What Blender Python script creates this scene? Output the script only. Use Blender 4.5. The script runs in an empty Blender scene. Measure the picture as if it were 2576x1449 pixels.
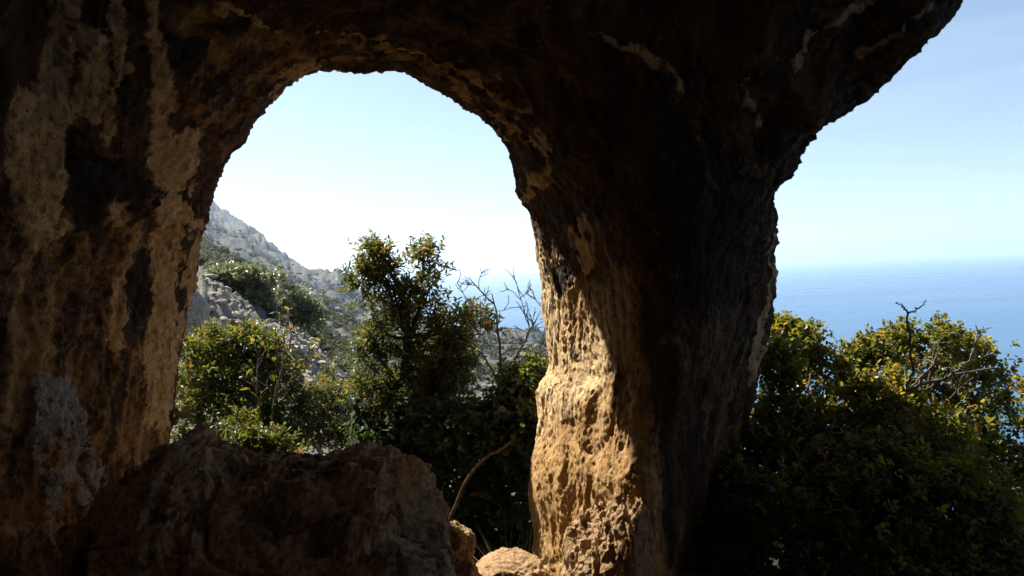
import bpy, math, random
import numpy as np
from mathutils import Vector, Matrix

random.seed(7)
R = math.radians
sc = bpy.context.scene
COL = sc.collection

# ------------------------------------------------------------------ camera
CAM = np.array([0.0, 0.0, 1.6])
FPX = 1773.0                      # focal length in pixels of a 2576 x 1449 picture
PITCH, ROLL = R(-1.47), R(2.3)
F = np.array([0, math.cos(PITCH), math.sin(PITCH)])
r0 = np.array([1.0, 0, 0]); u0 = np.cross(r0, F)
RT = math.cos(ROLL) * r0 - math.sin(ROLL) * u0
UP = math.sin(ROLL) * r0 + math.cos(ROLL) * u0
cd = bpy.data.cameras.new('camera'); cam = bpy.data.objects.new('camera', cd); COL.objects.link(cam)
cd.sensor_width = 36; cd.lens = FPX / 2576 * 36
cd.clip_start = 0.05; cd.clip_end = 200000
m = Matrix(((RT[0], UP[0], -F[0], CAM[0]), (RT[1], UP[1], -F[1], CAM[1]), (RT[2], UP[2], -F[2], CAM[2]), (0, 0, 0, 1)))
cam.matrix_world = m
sc.camera = cam

# ------------------------------------------------------------------ light
SUN_AZ, SUN_EL = R(-46), R(46)    # azimuth clockwise from +Y
SDIR = Vector((math.sin(SUN_AZ) * math.cos(SUN_EL), math.cos(SUN_AZ) * math.cos(SUN_EL), math.sin(SUN_EL)))
w = bpy.data.worlds.new('World'); sc.world = w; w.use_nodes = True
nt = w.node_tree; nt.nodes.clear()
N = nt.nodes.new; L = nt.links.new
out = N('ShaderNodeOutputWorld'); bg = N('ShaderNodeBackground'); sky = N('ShaderNodeTexSky')
sky.sky_type = 'NISHITA'; sky.sun_disc = False
sky.sun_elevation = SUN_EL; sky.sun_rotation = SUN_AZ
sky.altitude = 60; sky.air_density = 0.9; sky.dust_density = 0.4; sky.ozone_density = 1.6
bg.inputs['Strength'].default_value = 0.055
# thin streaks of cirrus
tc = N('ShaderNodeTexCoord'); mp = N('ShaderNodeMapping'); mp.inputs['Scale'].default_value = (1.6, 1.2, 9)
mp.inputs['Rotation'].default_value = (0, 0.12, 0)
nz = N('ShaderNodeTexNoise'); nz.inputs['Scale'].default_value = 2.2; nz.inputs['Detail'].default_value = 5
nz.inputs['Distortion'].default_value = 0.6
rp = N('ShaderNodeValToRGB'); rp.color_ramp.elements[0].position = 0.5; rp.color_ramp.elements[1].position = 0.78
rp.color_ramp.elements[1].color = (0.08, 0.08, 0.08, 1)
mx = N('ShaderNodeMix'); mx.data_type = 'RGBA'
mx.inputs[7].default_value = (9, 9, 9.3, 1)
L(tc.outputs['Generated'], mp.inputs['Vector']); L(mp.outputs['Vector'], nz.inputs['Vector'])
L(nz.outputs['Fac'], rp.inputs['Fac']); L(rp.outputs['Color'], mx.inputs[0])
cb = N('ShaderNodeMix'); cb.data_type = 'RGBA'; cb.blend_type = 'MULTIPLY'; cb.inputs[0].default_value = 1; cb.inputs[7].default_value = (0.92, 1.0, 1.04, 1)
L(sky.outputs['Color'], cb.inputs[6]); hs = N('ShaderNodeHueSaturation'); hs.inputs['Saturation'].default_value = 0.82; L(cb.outputs[2], hs.inputs['Color']); L(hs.outputs[0], mx.inputs[6]); L(mx.outputs[2], bg.inputs['Color']); L(bg.outputs[0], out.inputs[0])
sl = bpy.data.lights.new('sun', 'SUN'); sun = bpy.data.objects.new('sun', sl); COL.objects.link(sun)
sl.energy = 5.0; sl.angle = R(0.53); sl.color = (1.0, 0.95, 0.87)
sun.rotation_euler = SDIR.to_track_quat('Z', 'Y').to_euler(); sun.location = (-20, 20, 40)
sc.view_settings.view_transform = 'Standard'; sc.view_settings.look = 'None'
sc.view_settings.exposure = 1.58; sc.view_settings.gamma = 1.0
cy = sc.cycles
cy.max_bounces = 8; cy.diffuse_bounces = 5; cy.glossy_bounces = 2; cy.transmission_bounces = 4; cy.volume_bounces = 2
cy.transparent_max_bounces = 4; cy.use_denoising = True; cy.caustics_reflective = False; cy.caustics_refractive = False
cy.sample_clamp_indirect = 4

# ------------------------------------------------------------------ helpers
def P(u, v, y):
    d = F + RT * (u - 1288) / FPX + UP * (724.5 - v) / FPX
    return CAM + d * (y / d[1])

def PROJ(p):
    q = p - CAM
    z = q @ F
    zc = np.maximum(z, 0.05)
    return 1288 + FPX * (q @ RT) / zc, 724.5 - FPX * (q @ UP) / zc, z

_rs = np.random.RandomState(11)
_perm = np.concatenate([_rs.permutation(256)] * 2).astype(np.int32)
_g = _rs.normal(size=(256, 3)); _g = (_g / np.linalg.norm(_g, axis=1)[:, None]).astype(np.float32)

def noise(p):
    p = np.asarray(p, np.float32)
    fl = np.floor(p); i = fl.astype(np.int32) & 255; f = p - fl
    t = f * f * f * (f * (f * 6 - 15) + 10)
    res = 0
    for dx in (0, 1):
        wx = t[:, 0] if dx else 1 - t[:, 0]
        hx = _perm[(i[:, 0] + dx) & 255]
        for dy in (0, 1):
            wy = t[:, 1] if dy else 1 - t[:, 1]
            hy = _perm[(hx + i[:, 1] + dy) & 255]
            for dz in (0, 1):
                wz = t[:, 2] if dz else 1 - t[:, 2]
                h = _perm[(hy + i[:, 2] + dz) & 255]
                g = _g[h]
                d = g[:, 0] * (f[:, 0] - dx) + g[:, 1] * (f[:, 1] - dy) + g[:, 2] * (f[:, 2] - dz)
                res = res + wx * wy * wz * d
    return res * 1.6

def fbm(p, o=4, gain=0.5, ridged=False):
    p = np.asarray(p, np.float32); a = 1.0; s = 0; 
    for k in range(o):
        n = noise(p * (2.03 ** k) + 17.3 * k)
        s = s + a * ((0.5 - np.abs(n)) * 2 - 0.5 if ridged else n)
        a *= gain
    return s

def poly_sdf(pts, u, v):
    """signed distance (negative inside) to a closed outline"""
    pts = np.array(pts, float); d = np.full(u.shape, 1e9); ins = np.zeros(u.shape, bool)
    for a, b in zip(pts, np.roll(pts, -1, 0)):
        e = b - a; wx, wy = u - a[0], v - a[1]
        t = np.clip((wx * e[0] + wy * e[1]) / max(e @ e, 1e-9), 0, 1)
        d = np.minimum(d, (wx - e[0] * t) ** 2 + (wy - e[1] * t) ** 2)
        c = ((a[1] <= v) != (b[1] <= v))
        x = a[0] + (v - a[1]) / (e[1] if abs(e[1]) > 1e-9 else 1e-9) * e[0]
        ins ^= c & (u < x)
    d = np.sqrt(d)
    return np.where(ins, -d, d)

def line_dist(pts, u, v):
    pts = np.array(pts, float); d = np.full(u.shape, 1e9)
    for a, b in zip(pts[:-1], pts[1:]):
        e = b - a; wx, wy = u - a[0], v - a[1]
        t = np.clip((wx * e[0] + wy * e[1]) / max(e @ e, 1e-9), 0, 1)
        d = np.minimum(d, (wx - e[0] * t) ** 2 + (wy - e[1] * t) ** 2)
    return np.sqrt(d)

RU0, RV0, RST = -1600, -1600, 6.0
_ug, _vg = np.meshgrid(RU0 + RST * np.arange(1000), RV0 + RST * np.arange(800), indexing='ij')
def raster(pts):
    g = poly_sdf(pts, _ug.ravel(), _vg.ravel()).reshape(_ug.shape).astype(np.float32)
    def look(u, v):
        x = np.clip((u - RU0) / RST, 0, 998.999); y = np.clip((v - RV0) / RST, 0, 798.999)
        i = x.astype(np.int32); j = y.astype(np.int32); fx = x - i; fy = y - j
        return (g[i, j] * (1 - fx) + g[i + 1, j] * fx) * (1 - fy) + (g[i, j + 1] * (1 - fx) + g[i + 1, j + 1] * fx) * fy
    return look

def sst(a, b, x):
    t = np.clip((x - a) / (b - a), 0, 1)
    return t * t * (3 - 2 * t)

def smin(a, b, k):
    h = np.clip(0.5 + 0.5 * (b - a) / k, 0, 1)
    return b * (1 - h) + a * h - k * h * (1 - h)

def mesh_np(name, V, Q, nv, mat, parent=None, smooth=True, attrs=None, normals=None):
    """numpy mesh; Q is (n, nv) with nv = 3 or 4"""
    me = bpy.data.meshes.new(name)
    V = np.ascontiguousarray(V, np.float32); Q = np.ascontiguousarray(Q, np.int32)
    me.vertices.add(len(V)); me.vertices.foreach_set('co', V.ravel())
    me.loops.add(Q.size); me.loops.foreach_set('vertex_index', Q.ravel())
    me.polygons.add(len(Q))
    me.polygons.foreach_set('loop_start', np.arange(0, Q.size, nv, dtype=np.int32))
    me.polygons.foreach_set('loop_total', np.full(len(Q), nv, np.int32))
    me.update(calc_edges=True)
    me.polygons.foreach_set('use_smooth', np.full(len(Q), smooth))
    for k, a in (attrs or {}).items():
        at = me.attributes.new(k, 'FLOAT', 'POINT'); at.data.foreach_set('value', np.ascontiguousarray(a, np.float32))
    if normals is not None:
        me.normals_split_custom_set_from_vertices(normals)
    me.materials.append(mat)
    o = bpy.data.objects.new(name, me); COL.objects.link(o)
    if parent: o.parent = parent
    return o

def empty(name, loc, label, cat, group=None):
    o = bpy.data.objects.new(name, None); COL.objects.link(o); o.location = Vector(loc)
    o.empty_display_size = 0.1
    o['label'] = label; o['category'] = cat
    if group: o['group'] = group
    return o

def tag(o, label, cat, group=None):
    o['label'] = label; o['category'] = cat
    if group: o['group'] = group
    return o

def kind(o, k):
    o['kind'] = k; return o

def vnormals(V, Q):
    fn = np.cross(V[Q[:, 2]] - V[Q[:, 0]], V[Q[:, 3]] - V[Q[:, 1]])
    n = np.zeros_like(V)
    for k in range(4):
        for c in range(3):
            n[:, c] += np.bincount(Q[:, k], fn[:, c], len(V))
    return n / np.maximum(np.linalg.norm(n, axis=1)[:, None], 1e-12)

def subdiv(V, Q):
    E = np.stack([Q, np.roll(Q, -1, 1)], 2).reshape(-1, 2); E.sort(axis=1)
    key = E[:, 0].astype(np.int64) * len(V) + E[:, 1]
    uq, inv = np.unique(key, return_inverse=True)
    a, b = uq // len(V), uq % len(V)
    em = (V[a] + V[b]) / 2; fc = V[Q].mean(1)
    inv = inv.reshape(-1, 4) + len(V); ci = np.arange(len(Q)) + len(V) + len(uq)
    NV = np.concatenate([V, em, fc])
    qs = [np.stack([Q[:, k], inv[:, k], ci, inv[:, k - 1]], 1) for k in range(4)]
    return NV, np.concatenate(qs)

def compact(V, Q, *arr):
    us, inv = np.unique(Q, return_inverse=True)
    return (V[us], inv.reshape(Q.shape)) + tuple(a[us] for a in arr)

# ------------------------------------------------------------------ materials
def mat_new(name):
    mt = bpy.data.materials.new(name); mt.use_nodes = True
    t = mt.node_tree; t.nodes.clear()
    return mt, t, t.nodes.new, t.links.new

def nmix(N, L, fac, a, b, mode='MIX'):
    n = N('ShaderNodeMix'); n.data_type = 'RGBA'; n.blend_type = mode
    for s, x in ((0, fac), (6, a), (7, b)):
        if isinstance(x, (int, float)): n.inputs[s].default_value = x
        elif isinstance(x, tuple): n.inputs[s].default_value = x + (1,)
        else: L(x, n.inputs[s])
    return n.outputs[2]

def nnoise(N, L, vec, scale, detail=5, rough=0.55, dist=0.0):
    n = N('ShaderNodeTexNoise'); n.inputs['Scale'].default_value = scale; n.inputs['Detail'].default_value = detail
    n.inputs['Roughness'].default_value = rough; n.inputs['Distortion'].default_value = dist
    L(vec, n.inputs['Vector']); return n.outputs['Fac']

def nramp(N, L, fac, stops):
    r = N('ShaderNodeValToRGB'); e = r.color_ramp.elements
    while len(e) < len(stops): e.new(0.5)
    for k, (p, c) in enumerate(stops):
        e[k].position = p
        e[k].color = (c, c, c, 1) if isinstance(c, (int, float)) else c + (1,)
    L(fac, r.inputs['Fac']); return r.outputs['Color']

def nmap(N, L, vec, scale):
    mpn = N('ShaderNodeMapping'); mpn.inputs['Scale'].default_value = scale
    L(vec, mpn.inputs['Vector']); return mpn.outputs['Vector']

def nmath(N, L, op, a, b=0.0, clamp=False):
    n = N('ShaderNodeMath'); n.operation = op; n.use_clamp = clamp
    for k, x in enumerate((a, b)):
        if isinstance(x, (int, float)): n.inputs[k].default_value = x
        else: L(x, n.inputs[k])
    return n.outputs[0]

def attr(N, name):
    n = N('ShaderNodeAttribute'); n.attribute_name = name; return n.outputs['Fac']

def surface(N, L, mt, color, rough=0.9, spec=0.2, bump=None):
    b = N('ShaderNodeBsdfPrincipled'); o = N('ShaderNodeOutputMaterial')
    if isinstance(color, tuple): b.inputs['Base Color'].default_value = color + (1,)
    else: L(color, b.inputs['Base Color'])
    if isinstance(rough, (int, float)): b.inputs['Roughness'].default_value = rough
    else: L(rough, b.inputs['Roughness'])
    b.inputs['Specular IOR Level'].default_value = spec
    if bump:
        prev = None
        for h, dist in bump:
            bn = N('ShaderNodeBump'); bn.inputs['Distance'].default_value = dist; bn.inputs['Strength'].default_value = 1
            L(h, bn.inputs['Height'])
            if prev: L(prev, bn.inputs['Normal'])
            prev = bn.outputs['Normal']
        L(prev, b.inputs['Normal'])
    L(b.outputs[0], o.inputs['Surface'])
    return b

def cave_material():
    mt, t, N, L = mat_new('stained_limestone')
    g = N('ShaderNodeNewGeometry').outputs['Position']
    streak = nnoise(N, L, nmap(N, L, g, (7, 7, 1.1)), 1.0, 7, 0.62, 0.4)
    blot = nnoise(N, L, g, 2.3, 8, 0.65, 0.6)
    fine = nnoise(N, L, g, 24, 6, 0.7)
    grain = nnoise(N, L, g, 95, 4, 0.7)
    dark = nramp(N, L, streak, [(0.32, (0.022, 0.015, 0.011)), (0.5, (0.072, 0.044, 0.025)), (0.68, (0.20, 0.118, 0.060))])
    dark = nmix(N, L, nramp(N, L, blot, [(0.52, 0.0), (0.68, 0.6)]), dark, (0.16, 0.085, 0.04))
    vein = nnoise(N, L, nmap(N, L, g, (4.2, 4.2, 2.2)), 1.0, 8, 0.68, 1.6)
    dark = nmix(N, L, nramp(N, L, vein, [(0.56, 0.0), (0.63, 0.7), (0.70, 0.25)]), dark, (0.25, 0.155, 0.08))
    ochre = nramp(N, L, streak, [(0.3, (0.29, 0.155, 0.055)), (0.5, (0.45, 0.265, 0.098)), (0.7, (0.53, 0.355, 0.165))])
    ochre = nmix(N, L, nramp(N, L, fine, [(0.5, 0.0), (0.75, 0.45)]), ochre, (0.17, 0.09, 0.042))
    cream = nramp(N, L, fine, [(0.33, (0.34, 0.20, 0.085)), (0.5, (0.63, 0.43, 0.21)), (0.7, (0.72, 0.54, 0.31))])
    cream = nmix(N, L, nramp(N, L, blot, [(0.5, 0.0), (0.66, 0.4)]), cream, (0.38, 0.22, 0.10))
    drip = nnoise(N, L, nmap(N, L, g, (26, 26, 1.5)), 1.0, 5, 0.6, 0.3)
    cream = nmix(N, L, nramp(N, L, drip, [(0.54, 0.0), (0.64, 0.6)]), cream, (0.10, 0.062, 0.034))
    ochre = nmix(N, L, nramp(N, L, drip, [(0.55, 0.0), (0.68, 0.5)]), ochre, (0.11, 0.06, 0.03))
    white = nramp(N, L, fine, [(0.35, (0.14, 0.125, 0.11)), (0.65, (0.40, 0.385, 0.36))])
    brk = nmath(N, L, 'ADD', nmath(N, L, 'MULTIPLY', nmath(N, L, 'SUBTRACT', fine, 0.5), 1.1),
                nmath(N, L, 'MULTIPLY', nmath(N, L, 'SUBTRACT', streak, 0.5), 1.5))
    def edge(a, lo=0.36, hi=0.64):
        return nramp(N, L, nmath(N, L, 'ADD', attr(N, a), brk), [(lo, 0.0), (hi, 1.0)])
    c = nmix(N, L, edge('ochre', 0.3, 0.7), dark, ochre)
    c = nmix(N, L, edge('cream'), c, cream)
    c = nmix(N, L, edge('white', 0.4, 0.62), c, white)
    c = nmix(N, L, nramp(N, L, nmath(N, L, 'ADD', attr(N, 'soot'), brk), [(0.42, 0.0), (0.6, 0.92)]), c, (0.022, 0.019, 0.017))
    # small dark pits
    pn = nnoise(N, L, nmap(N, L, g, (21, 21, 10)), 1.0, 5, 0.6, 0.8)
    pit = nmath(N, L, 'MULTIPLY', nramp(N, L, pn, [(0.28, 1.0), (0.38, 0.0)]), nramp(N, L, blot, [(0.42, 0.0), (0.62, 0.55)]))
    spk = nnoise(N, L, nmap(N, L, g, (70, 70, 42)), 1.0, 3, 0.6)
    c = nmix(N, L, nramp(N, L, spk, [(0.30, 0.75), (0.37, 0.0)]), c, (0.035, 0.022, 0.014))
    c = nmix(N, L, pit, c, (0.04, 0.025, 0.017))
    surface(N, L, mt, c, 0.88, 0.15, [(fine, 0.022), (grain, 0.010), (pit, -0.008)])
    return mt

def rock_material(name, c1, c2, c3, sc_=1.0, stain=0.5):
    mt, t, N, L = mat_new(name)
    g = N('ShaderNodeNewGeometry').outputs['Position']
    a = nnoise(N, L, g, 3.0 * sc_, 8, 0.62, 0.5); b = nnoise(N, L, g, 26 * sc_, 6, 0.7); d = nnoise(N, L, g, 90 * sc_, 4, 0.7)
    c = nramp(N, L, b, [(0.33, c1), (0.5, c2), (0.68, c3)])
    c = nmix(N, L, nramp(N, L, a, [(0.5, 0.0), (0.64, stain)]), c, c1)
    surface(N, L, mt, c, 0.9, 0.15, [(b, 0.04 / sc_), (d, 0.015 / sc_)])
    return mt

def leaf_material(name, stops, gloss=0.45, trans=0.5):
    mt, t, N, L = mat_new(name)
    c = nramp(N, L, attr(N, 'tint'), stops)
    d = N('ShaderNodeBsdfPrincipled'); d.inputs['Roughness'].default_value = gloss; d.inputs['Specular IOR Level'].default_value = 0.45
    L(c, d.inputs['Base Color'])
    tr = N('ShaderNodeBsdfTranslucent')
    hs = N('ShaderNodeHueSaturation'); hs.inputs['Hue'].default_value = 0.485; hs.inputs['Saturation'].default_value = 1.15; hs.inputs['Value'].default_value = 2.1
    L(c, hs.inputs['Color']); L(hs.outputs[0], tr.inputs['Color'])
    ms = N('ShaderNodeMixShader'); ms.inputs[0].default_value = trans
    o = N('ShaderNodeOutputMaterial')
    L(d.outputs[0], ms.inputs[1]); L(tr.outputs[0], ms.inputs[2]); L(ms.outputs[0], o.inputs['Surface'])
    return mt

M_CAVE = cave_material()
M_BOULDER = rock_material('brown_rock', (0.13, 0.080, 0.045), (0.36, 0.245, 0.145), (0.55, 0.40, 0.26), 1.0, 0.6)
def boulder_material():
    mt, t, N, L = mat_new('brown_boulder_rock'); g = N('ShaderNodeNewGeometry').outputs['Position']
    a = nnoise(N, L, g, 1.5, 7, 0.6, 0.8); st = nnoise(N, L, nmap(N, L, g, (6, 6, 2.0)), 1.0, 7, 0.65, 0.6); f = nnoise(N, L, g, 30, 6, 0.7); h = nnoise(N, L, g, 9, 7, 0.65)
    c = nramp(N, L, f, [(0.32, (0.17, 0.105, 0.058)), (0.5, (0.36, 0.24, 0.14)), (0.7, (0.52, 0.38, 0.25))])
    c = nmix(N, L, nramp(N, L, a, [(0.46, 0.0), (0.6, 0.85)]), c, nmix(N, L, f, (0.24, 0.115, 0.035), (0.42, 0.22, 0.08)))
    c = nmix(N, L, nramp(N, L, st, [(0.50, 0.0), (0.62, 0.9)]), c, (0.045, 0.029, 0.019))
    c = nmix(N, L, nramp(N, L, h, [(0.29, 0.85), (0.37, 0.0)]), c, (0.03, 0.02, 0.013))
    surface(N, L, mt, c, 0.9, 0.12, [(h, 0.05), (f, 0.022)]); return mt
M_BIG = boulder_material()
M_OCHRE = rock_material('ochre_rock', (0.30, 0.17, 0.075), (0.50, 0.32, 0.16), (0.62, 0.45, 0.26), 1.0, 0.35)
M_LIME = rock_material('grey_limestone', (0.24, 0.205, 0.16), (0.44, 0.39, 0.315), (0.58, 0.53, 0.45), 0.6, 0.4)
M_SCREE = rock_material('weathered_scree', (0.085, 0.085, 0.085), (0.16, 0.16, 0.157), (0.23, 0.228, 0.22), 0.5, 0.4)
M_BARK = rock_material('bark', (0.05, 0.035, 0.022), (0.13, 0.095, 0.062), (0.22, 0.17, 0.12), 1.6)
M_PALEBARK = rock_material('pale_dead_wood', (0.10, 0.08, 0.06), (0.24, 0.20, 0.155), (0.38, 0.33, 0.27), 1.6)
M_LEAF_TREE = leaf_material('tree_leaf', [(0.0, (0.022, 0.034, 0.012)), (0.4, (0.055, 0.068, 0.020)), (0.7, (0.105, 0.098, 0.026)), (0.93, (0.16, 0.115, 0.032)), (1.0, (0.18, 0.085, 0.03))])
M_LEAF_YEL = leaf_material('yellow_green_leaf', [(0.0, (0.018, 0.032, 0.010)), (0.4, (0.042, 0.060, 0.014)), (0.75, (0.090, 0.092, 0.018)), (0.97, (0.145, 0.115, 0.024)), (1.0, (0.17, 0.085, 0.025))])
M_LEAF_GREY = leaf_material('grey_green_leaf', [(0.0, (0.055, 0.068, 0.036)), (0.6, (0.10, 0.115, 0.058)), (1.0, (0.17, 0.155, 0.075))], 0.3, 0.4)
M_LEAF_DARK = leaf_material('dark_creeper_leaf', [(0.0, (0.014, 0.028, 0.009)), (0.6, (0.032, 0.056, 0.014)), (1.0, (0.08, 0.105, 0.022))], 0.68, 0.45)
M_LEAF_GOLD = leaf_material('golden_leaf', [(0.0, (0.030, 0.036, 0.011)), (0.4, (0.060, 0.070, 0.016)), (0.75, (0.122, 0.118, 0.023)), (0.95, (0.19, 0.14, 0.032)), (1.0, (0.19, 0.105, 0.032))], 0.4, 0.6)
M_SCRUB = leaf_material('scrub_leaf', [(0.0, (0.030, 0.036, 0.020)), (0.6, (0.060, 0.066, 0.034)), (1.0, (0.12, 0.105, 0.05))], 0.85, 0.3)
M_GRASS = leaf_material('dry_grass', [(0.0, (0.11, 0.115, 0.045)), (0.6, (0.24, 0.21, 0.09)), (1.0, (0.40, 0.32, 0.16))], 0.6, 0.4)

# ------------------------------------------------------------------ cave rock
WIN = [(380, 1700), (385, 1400), (412, 1150), (430, 1080), (432, 1000), (440, 950), (455, 870), (465, 830), (475, 760), (488, 690), (493, 640),
       (505, 590), (525, 510), (528, 480), (540, 440), (552, 410), (565, 376), (582, 366), (605, 350), (618, 325), (635, 300), (660, 282), (668, 265),
       (700, 240), (735, 215), (755, 198), (800, 186), (840, 180), (870, 181), (905, 185), (925, 178), (985, 180), (1020, 190), (1060, 210),
       (1100, 228), (1130, 240), (1165, 258), (1195, 275), (1225, 300), (1245, 318), (1265, 350), (1280, 380), (1290, 410), (1298, 445),
       (1303, 488), (1321, 490), (1326, 518), (1338, 522), (1342, 570), (1352, 620), (1358, 680), (1365, 720), (1372, 800), (1383, 870),
       (1386, 930), (1378, 945), (1360, 985), (1358, 1060), (1350, 1100), (1335, 1150), (1330, 1200), (1332, 1250), (1340, 1290), (1346, 1340),
       (1340, 1449), (1335, 1700)]
OPN = [(1760, 1900), (1800, 1449), (1830, 1250), (1860, 1100), (1895, 950), (1925, 860), (1940, 780), (1945, 700), (1938, 640), (1946, 600), (1943, 540), (1948, 480), (1962, 460),
       (1975, 462), (1990, 450), (2022, 412), (2040, 390), (2090, 345), (2140, 318), (2165, 300), (2172, 285), (2212, 250), (2220, 230), (2248, 205), (2250, 180),
       (2276, 150), (2300, 135), (2345, 100), (2362, 75), (2388, 30), (2402, 0), (2440, -80), (2540, -220), (2800, -420), (3600, -700), (4300, -600), (4300, 1900)]
win, opn = raster(WIN), raster(OPN)

H = 0.042
GX = np.arange(-4.2, 6.0, H); GY = np.arange(-3.3, 7.2, H); GZ = np.arange(-0.5, 5.2, H)

def rock_field(p):
    """positive in rock, negative in air"""
    u, v, yc = PROJ(p)
    x, y, z = p[:, 0], p[:, 1], p[:, 2]
    q = (p - np.array([0.35, 0.55, 1.5])) / np.array([2.65, 3.0, 2.05])
    k = (np.abs(q) ** 2.6).sum(1) ** (1 / 2.6)
    A = (k - 1) * 2.2
    yv = np.maximum(yc, 0.3)
    # neck distance of the window rim: far back at the pillar and the left wall, nearer at the crown of the arch
    nb = sst(250, 800, v)
    y0 = 4.25 + 0.65 * nb + 0.15 * sst(900, 1350, u)
    t = y0 - yc
    fl = np.where(t > 0, 0.50, 0.42)
    flare = fl * (np.sqrt(t * t + 0.16) - 0.4)
    W_ = win(u, v) * yv / FPX - flare
    W_ = np.where(yc < 0.8, W_ + (0.8 - yc) * 2, W_)
    y1 = 3.5 + 1.25 * sst(300, 700, v) * sst(2300, 1900, u)
    t = y1 - yc
    flare = np.where(t > 0, 0.45, 0.5) * (np.sqrt(t * t + 0.16) - 0.4)
    O_ = opn(u, v) * yv / FPX - flare
    O_ = np.where(yc < 0.8, O_ + (0.8 - yc) * 2, O_)
    out_y = 5.65 - 1.5 * sst(1.8, 4.5, x)
    X_ = (out_y + 0.10 * (z - 1.5) - y) * 0.95
    lo = fbm(p * np.array([0.9, 0.9, 0.8]) + 3.1, 2) * 0.16
    mid = noise(p * np.array([2.6, 2.6, 1.0]) + 9.0) * 0.10 + noise(p * np.array([5.5, 5.5, 2.6])) * 0.045
    flk = sst(-0.3, 0.1, x) * sst(1.3, 0.9, x) * sst(2.6, 4.0, y)
    mid = mid + flk * 0.075 * noise(p * np.array([5, 5, 0.7]) + 21)
    mid = mid * (1 - 0.55 * sst(-0.3, 0.1, x) * sst(1.3, 0.9, x) * sst(2.6, 4.0, y))
    air = smin(A + lo * 1.4 + mid, W_ + mid * 0.55, 0.34)
    air = smin(air, O_ + mid * 0.55, 0.34)
    air = smin(air, X_ + lo + mid, 0.2)
    return air

gx, gy, gz = np.meshgrid(GX, GY, GZ, indexing='ij')
pts = np.stack([gx.ravel(), gy.ravel(), gz.ravel()], 1); del gx, gy, gz
fld = np.empty(len(pts), np.float32)
for a in range(0, len(pts), 600000):
    fld[a:a + 600000] = rock_field(pts[a:a + 600000])
del pts
fld = fld.reshape(len(GX), len(GY), len(GZ))
for ax in range(3):                                   # close the block at its outer sides
    s = [slice(None)] * 3
    for e in (0, -1):
        s[ax] = e; fld[tuple(s)] = -0.05

def surface_nets(f, o, h):
    ins = f > 0
    c = [ins[i:ins.shape[0] - 1 + i, j:ins.shape[1] - 1 + j, k:ins.shape[2] - 1 + k] for i in (0, 1) for j in (0, 1) for k in (0, 1)]
    cnt = sum(x.astype(np.int8) for x in c)
    act = (cnt > 0) & (cnt < 8)
    idx = np.full(act.shape, -1, np.int32); ids = np.argwhere(act); idx[act] = np.arange(len(ids))
    acc = np.zeros((len(ids), 3)); n = np.zeros(len(ids))
    corners = [(i, j, k) for i in (0, 1) for j in (0, 1) for k in (0, 1)]
    val = {cc: f[ids[:, 0] + cc[0], ids[:, 1] + cc[1], ids[:, 2] + cc[2]] for cc in corners}
    for a in corners:
        for ax in range(3):
            if a[ax]: continue
            b = list(a); b[ax] = 1; b = tuple(b)
            va, vb = val[a], val[b]
            cr = (va > 0) != (vb > 0)
            tt = np.where(cr, va / np.where(cr, va - vb, 1), 0)
            pa = np.tile(np.array(a, float), (len(ids), 1)); pa[:, ax] += tt
            acc[cr] += pa[cr]; n += cr
    V = (ids + acc / n[:, None]) * h + o
    quads = []
    for ax in range(3):
        a1, a2 = (ax + 1) % 3, (ax + 2) % 3
        sl0 = [slice(None)] * 3; sl1 = [slice(None)] * 3
        sl0[ax] = slice(0, -1); sl1[ax] = slice(1, None)
        A_, B_ = ins[tuple(sl0)], ins[tuple(sl1)]
        cr = np.argwhere(A_ != B_)
        ok = (cr[:, a1] > 0) & (cr[:, a2] > 0) & (cr[:, a1] < ins.shape[a1] - 1) & (cr[:, a2] < ins.shape[a2] - 1)
        cr = cr[ok]; flip = A_[cr[:, 0], cr[:, 1], cr[:, 2]]
        def cell(d1, d2):
            q = cr.copy(); q[:, a1] += d1; q[:, a2] += d2
            return idx[q[:, 0], q[:, 1], q[:, 2]]
        q = np.stack([cell(-1, -1), cell(0, -1), cell(0, 0), cell(-1, 0)], 1)
        q[~flip] = q[~flip][:, ::-1]
        quads.append(q)
    return V, np.concatenate(quads)

V, Q = surface_nets(fld, np.array([GX[0], GY[0], GZ[0]]), H)
del fld
# the part that can be seen is refined; the rest stays coarse
ctr = V[Q].mean(1); cu, cv, cz = PROJ(ctr)
edge = (ctr[:, 0] < GX[1] + H) | (ctr[:, 0] > GX[-2] - H) | (ctr[:, 1] < GY[1] + H) | (ctr[:, 1] > GY[-2] - H) | (ctr[:, 2] > GZ[-2] - H)
seen = (cz > 1.2) & (cu > -650) & (cu < 3100) & (cv > -650) & (ctr[:, 1] < 6.1) & (~edge) & (ctr[:, 2] > -0.45)
Vb, Qb = compact(V, Q[~seen])
kind(mesh_np('cave_shell', Vb, Qb, 4, M_CAVE, attrs={k: np.full(len(Vb), 0.38 if k == 'cream' else 0.0) for k in ('cream', 'ochre', 'white', 'soot')}), 'structure')
Vf, Qf = compact(V, Q[seen])
Vf, Qf = subdiv(Vf, Qf)
nr = vnormals(Vf, Qf)
ctr = Vf[Qf].mean(1)
fsel = (ctr[:, 0] > -0.3) & (ctr[:, 0] < 1.15) & (ctr[:, 1] > 3.0) & (ctr[:, 2] < 2.7)     # the sunlit flank gets a finer mesh
Va, Qa, na_ = compact(Vf, Qf[~fsel], nr); Vc, Qc, nc_ = compact(Vf, Qf[fsel], nr)
Vd, Qd = subdiv(np.hstack([Vc, nc_]), Qc)
Vf = np.concatenate([Va, Vd[:, :3]]); nr = np.concatenate([na_, Vd[:, 3:]]); nr /= np.linalg.norm(nr, axis=1)[:, None]; Qf = np.concatenate([Qa, Qd + len(Va)])
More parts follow.
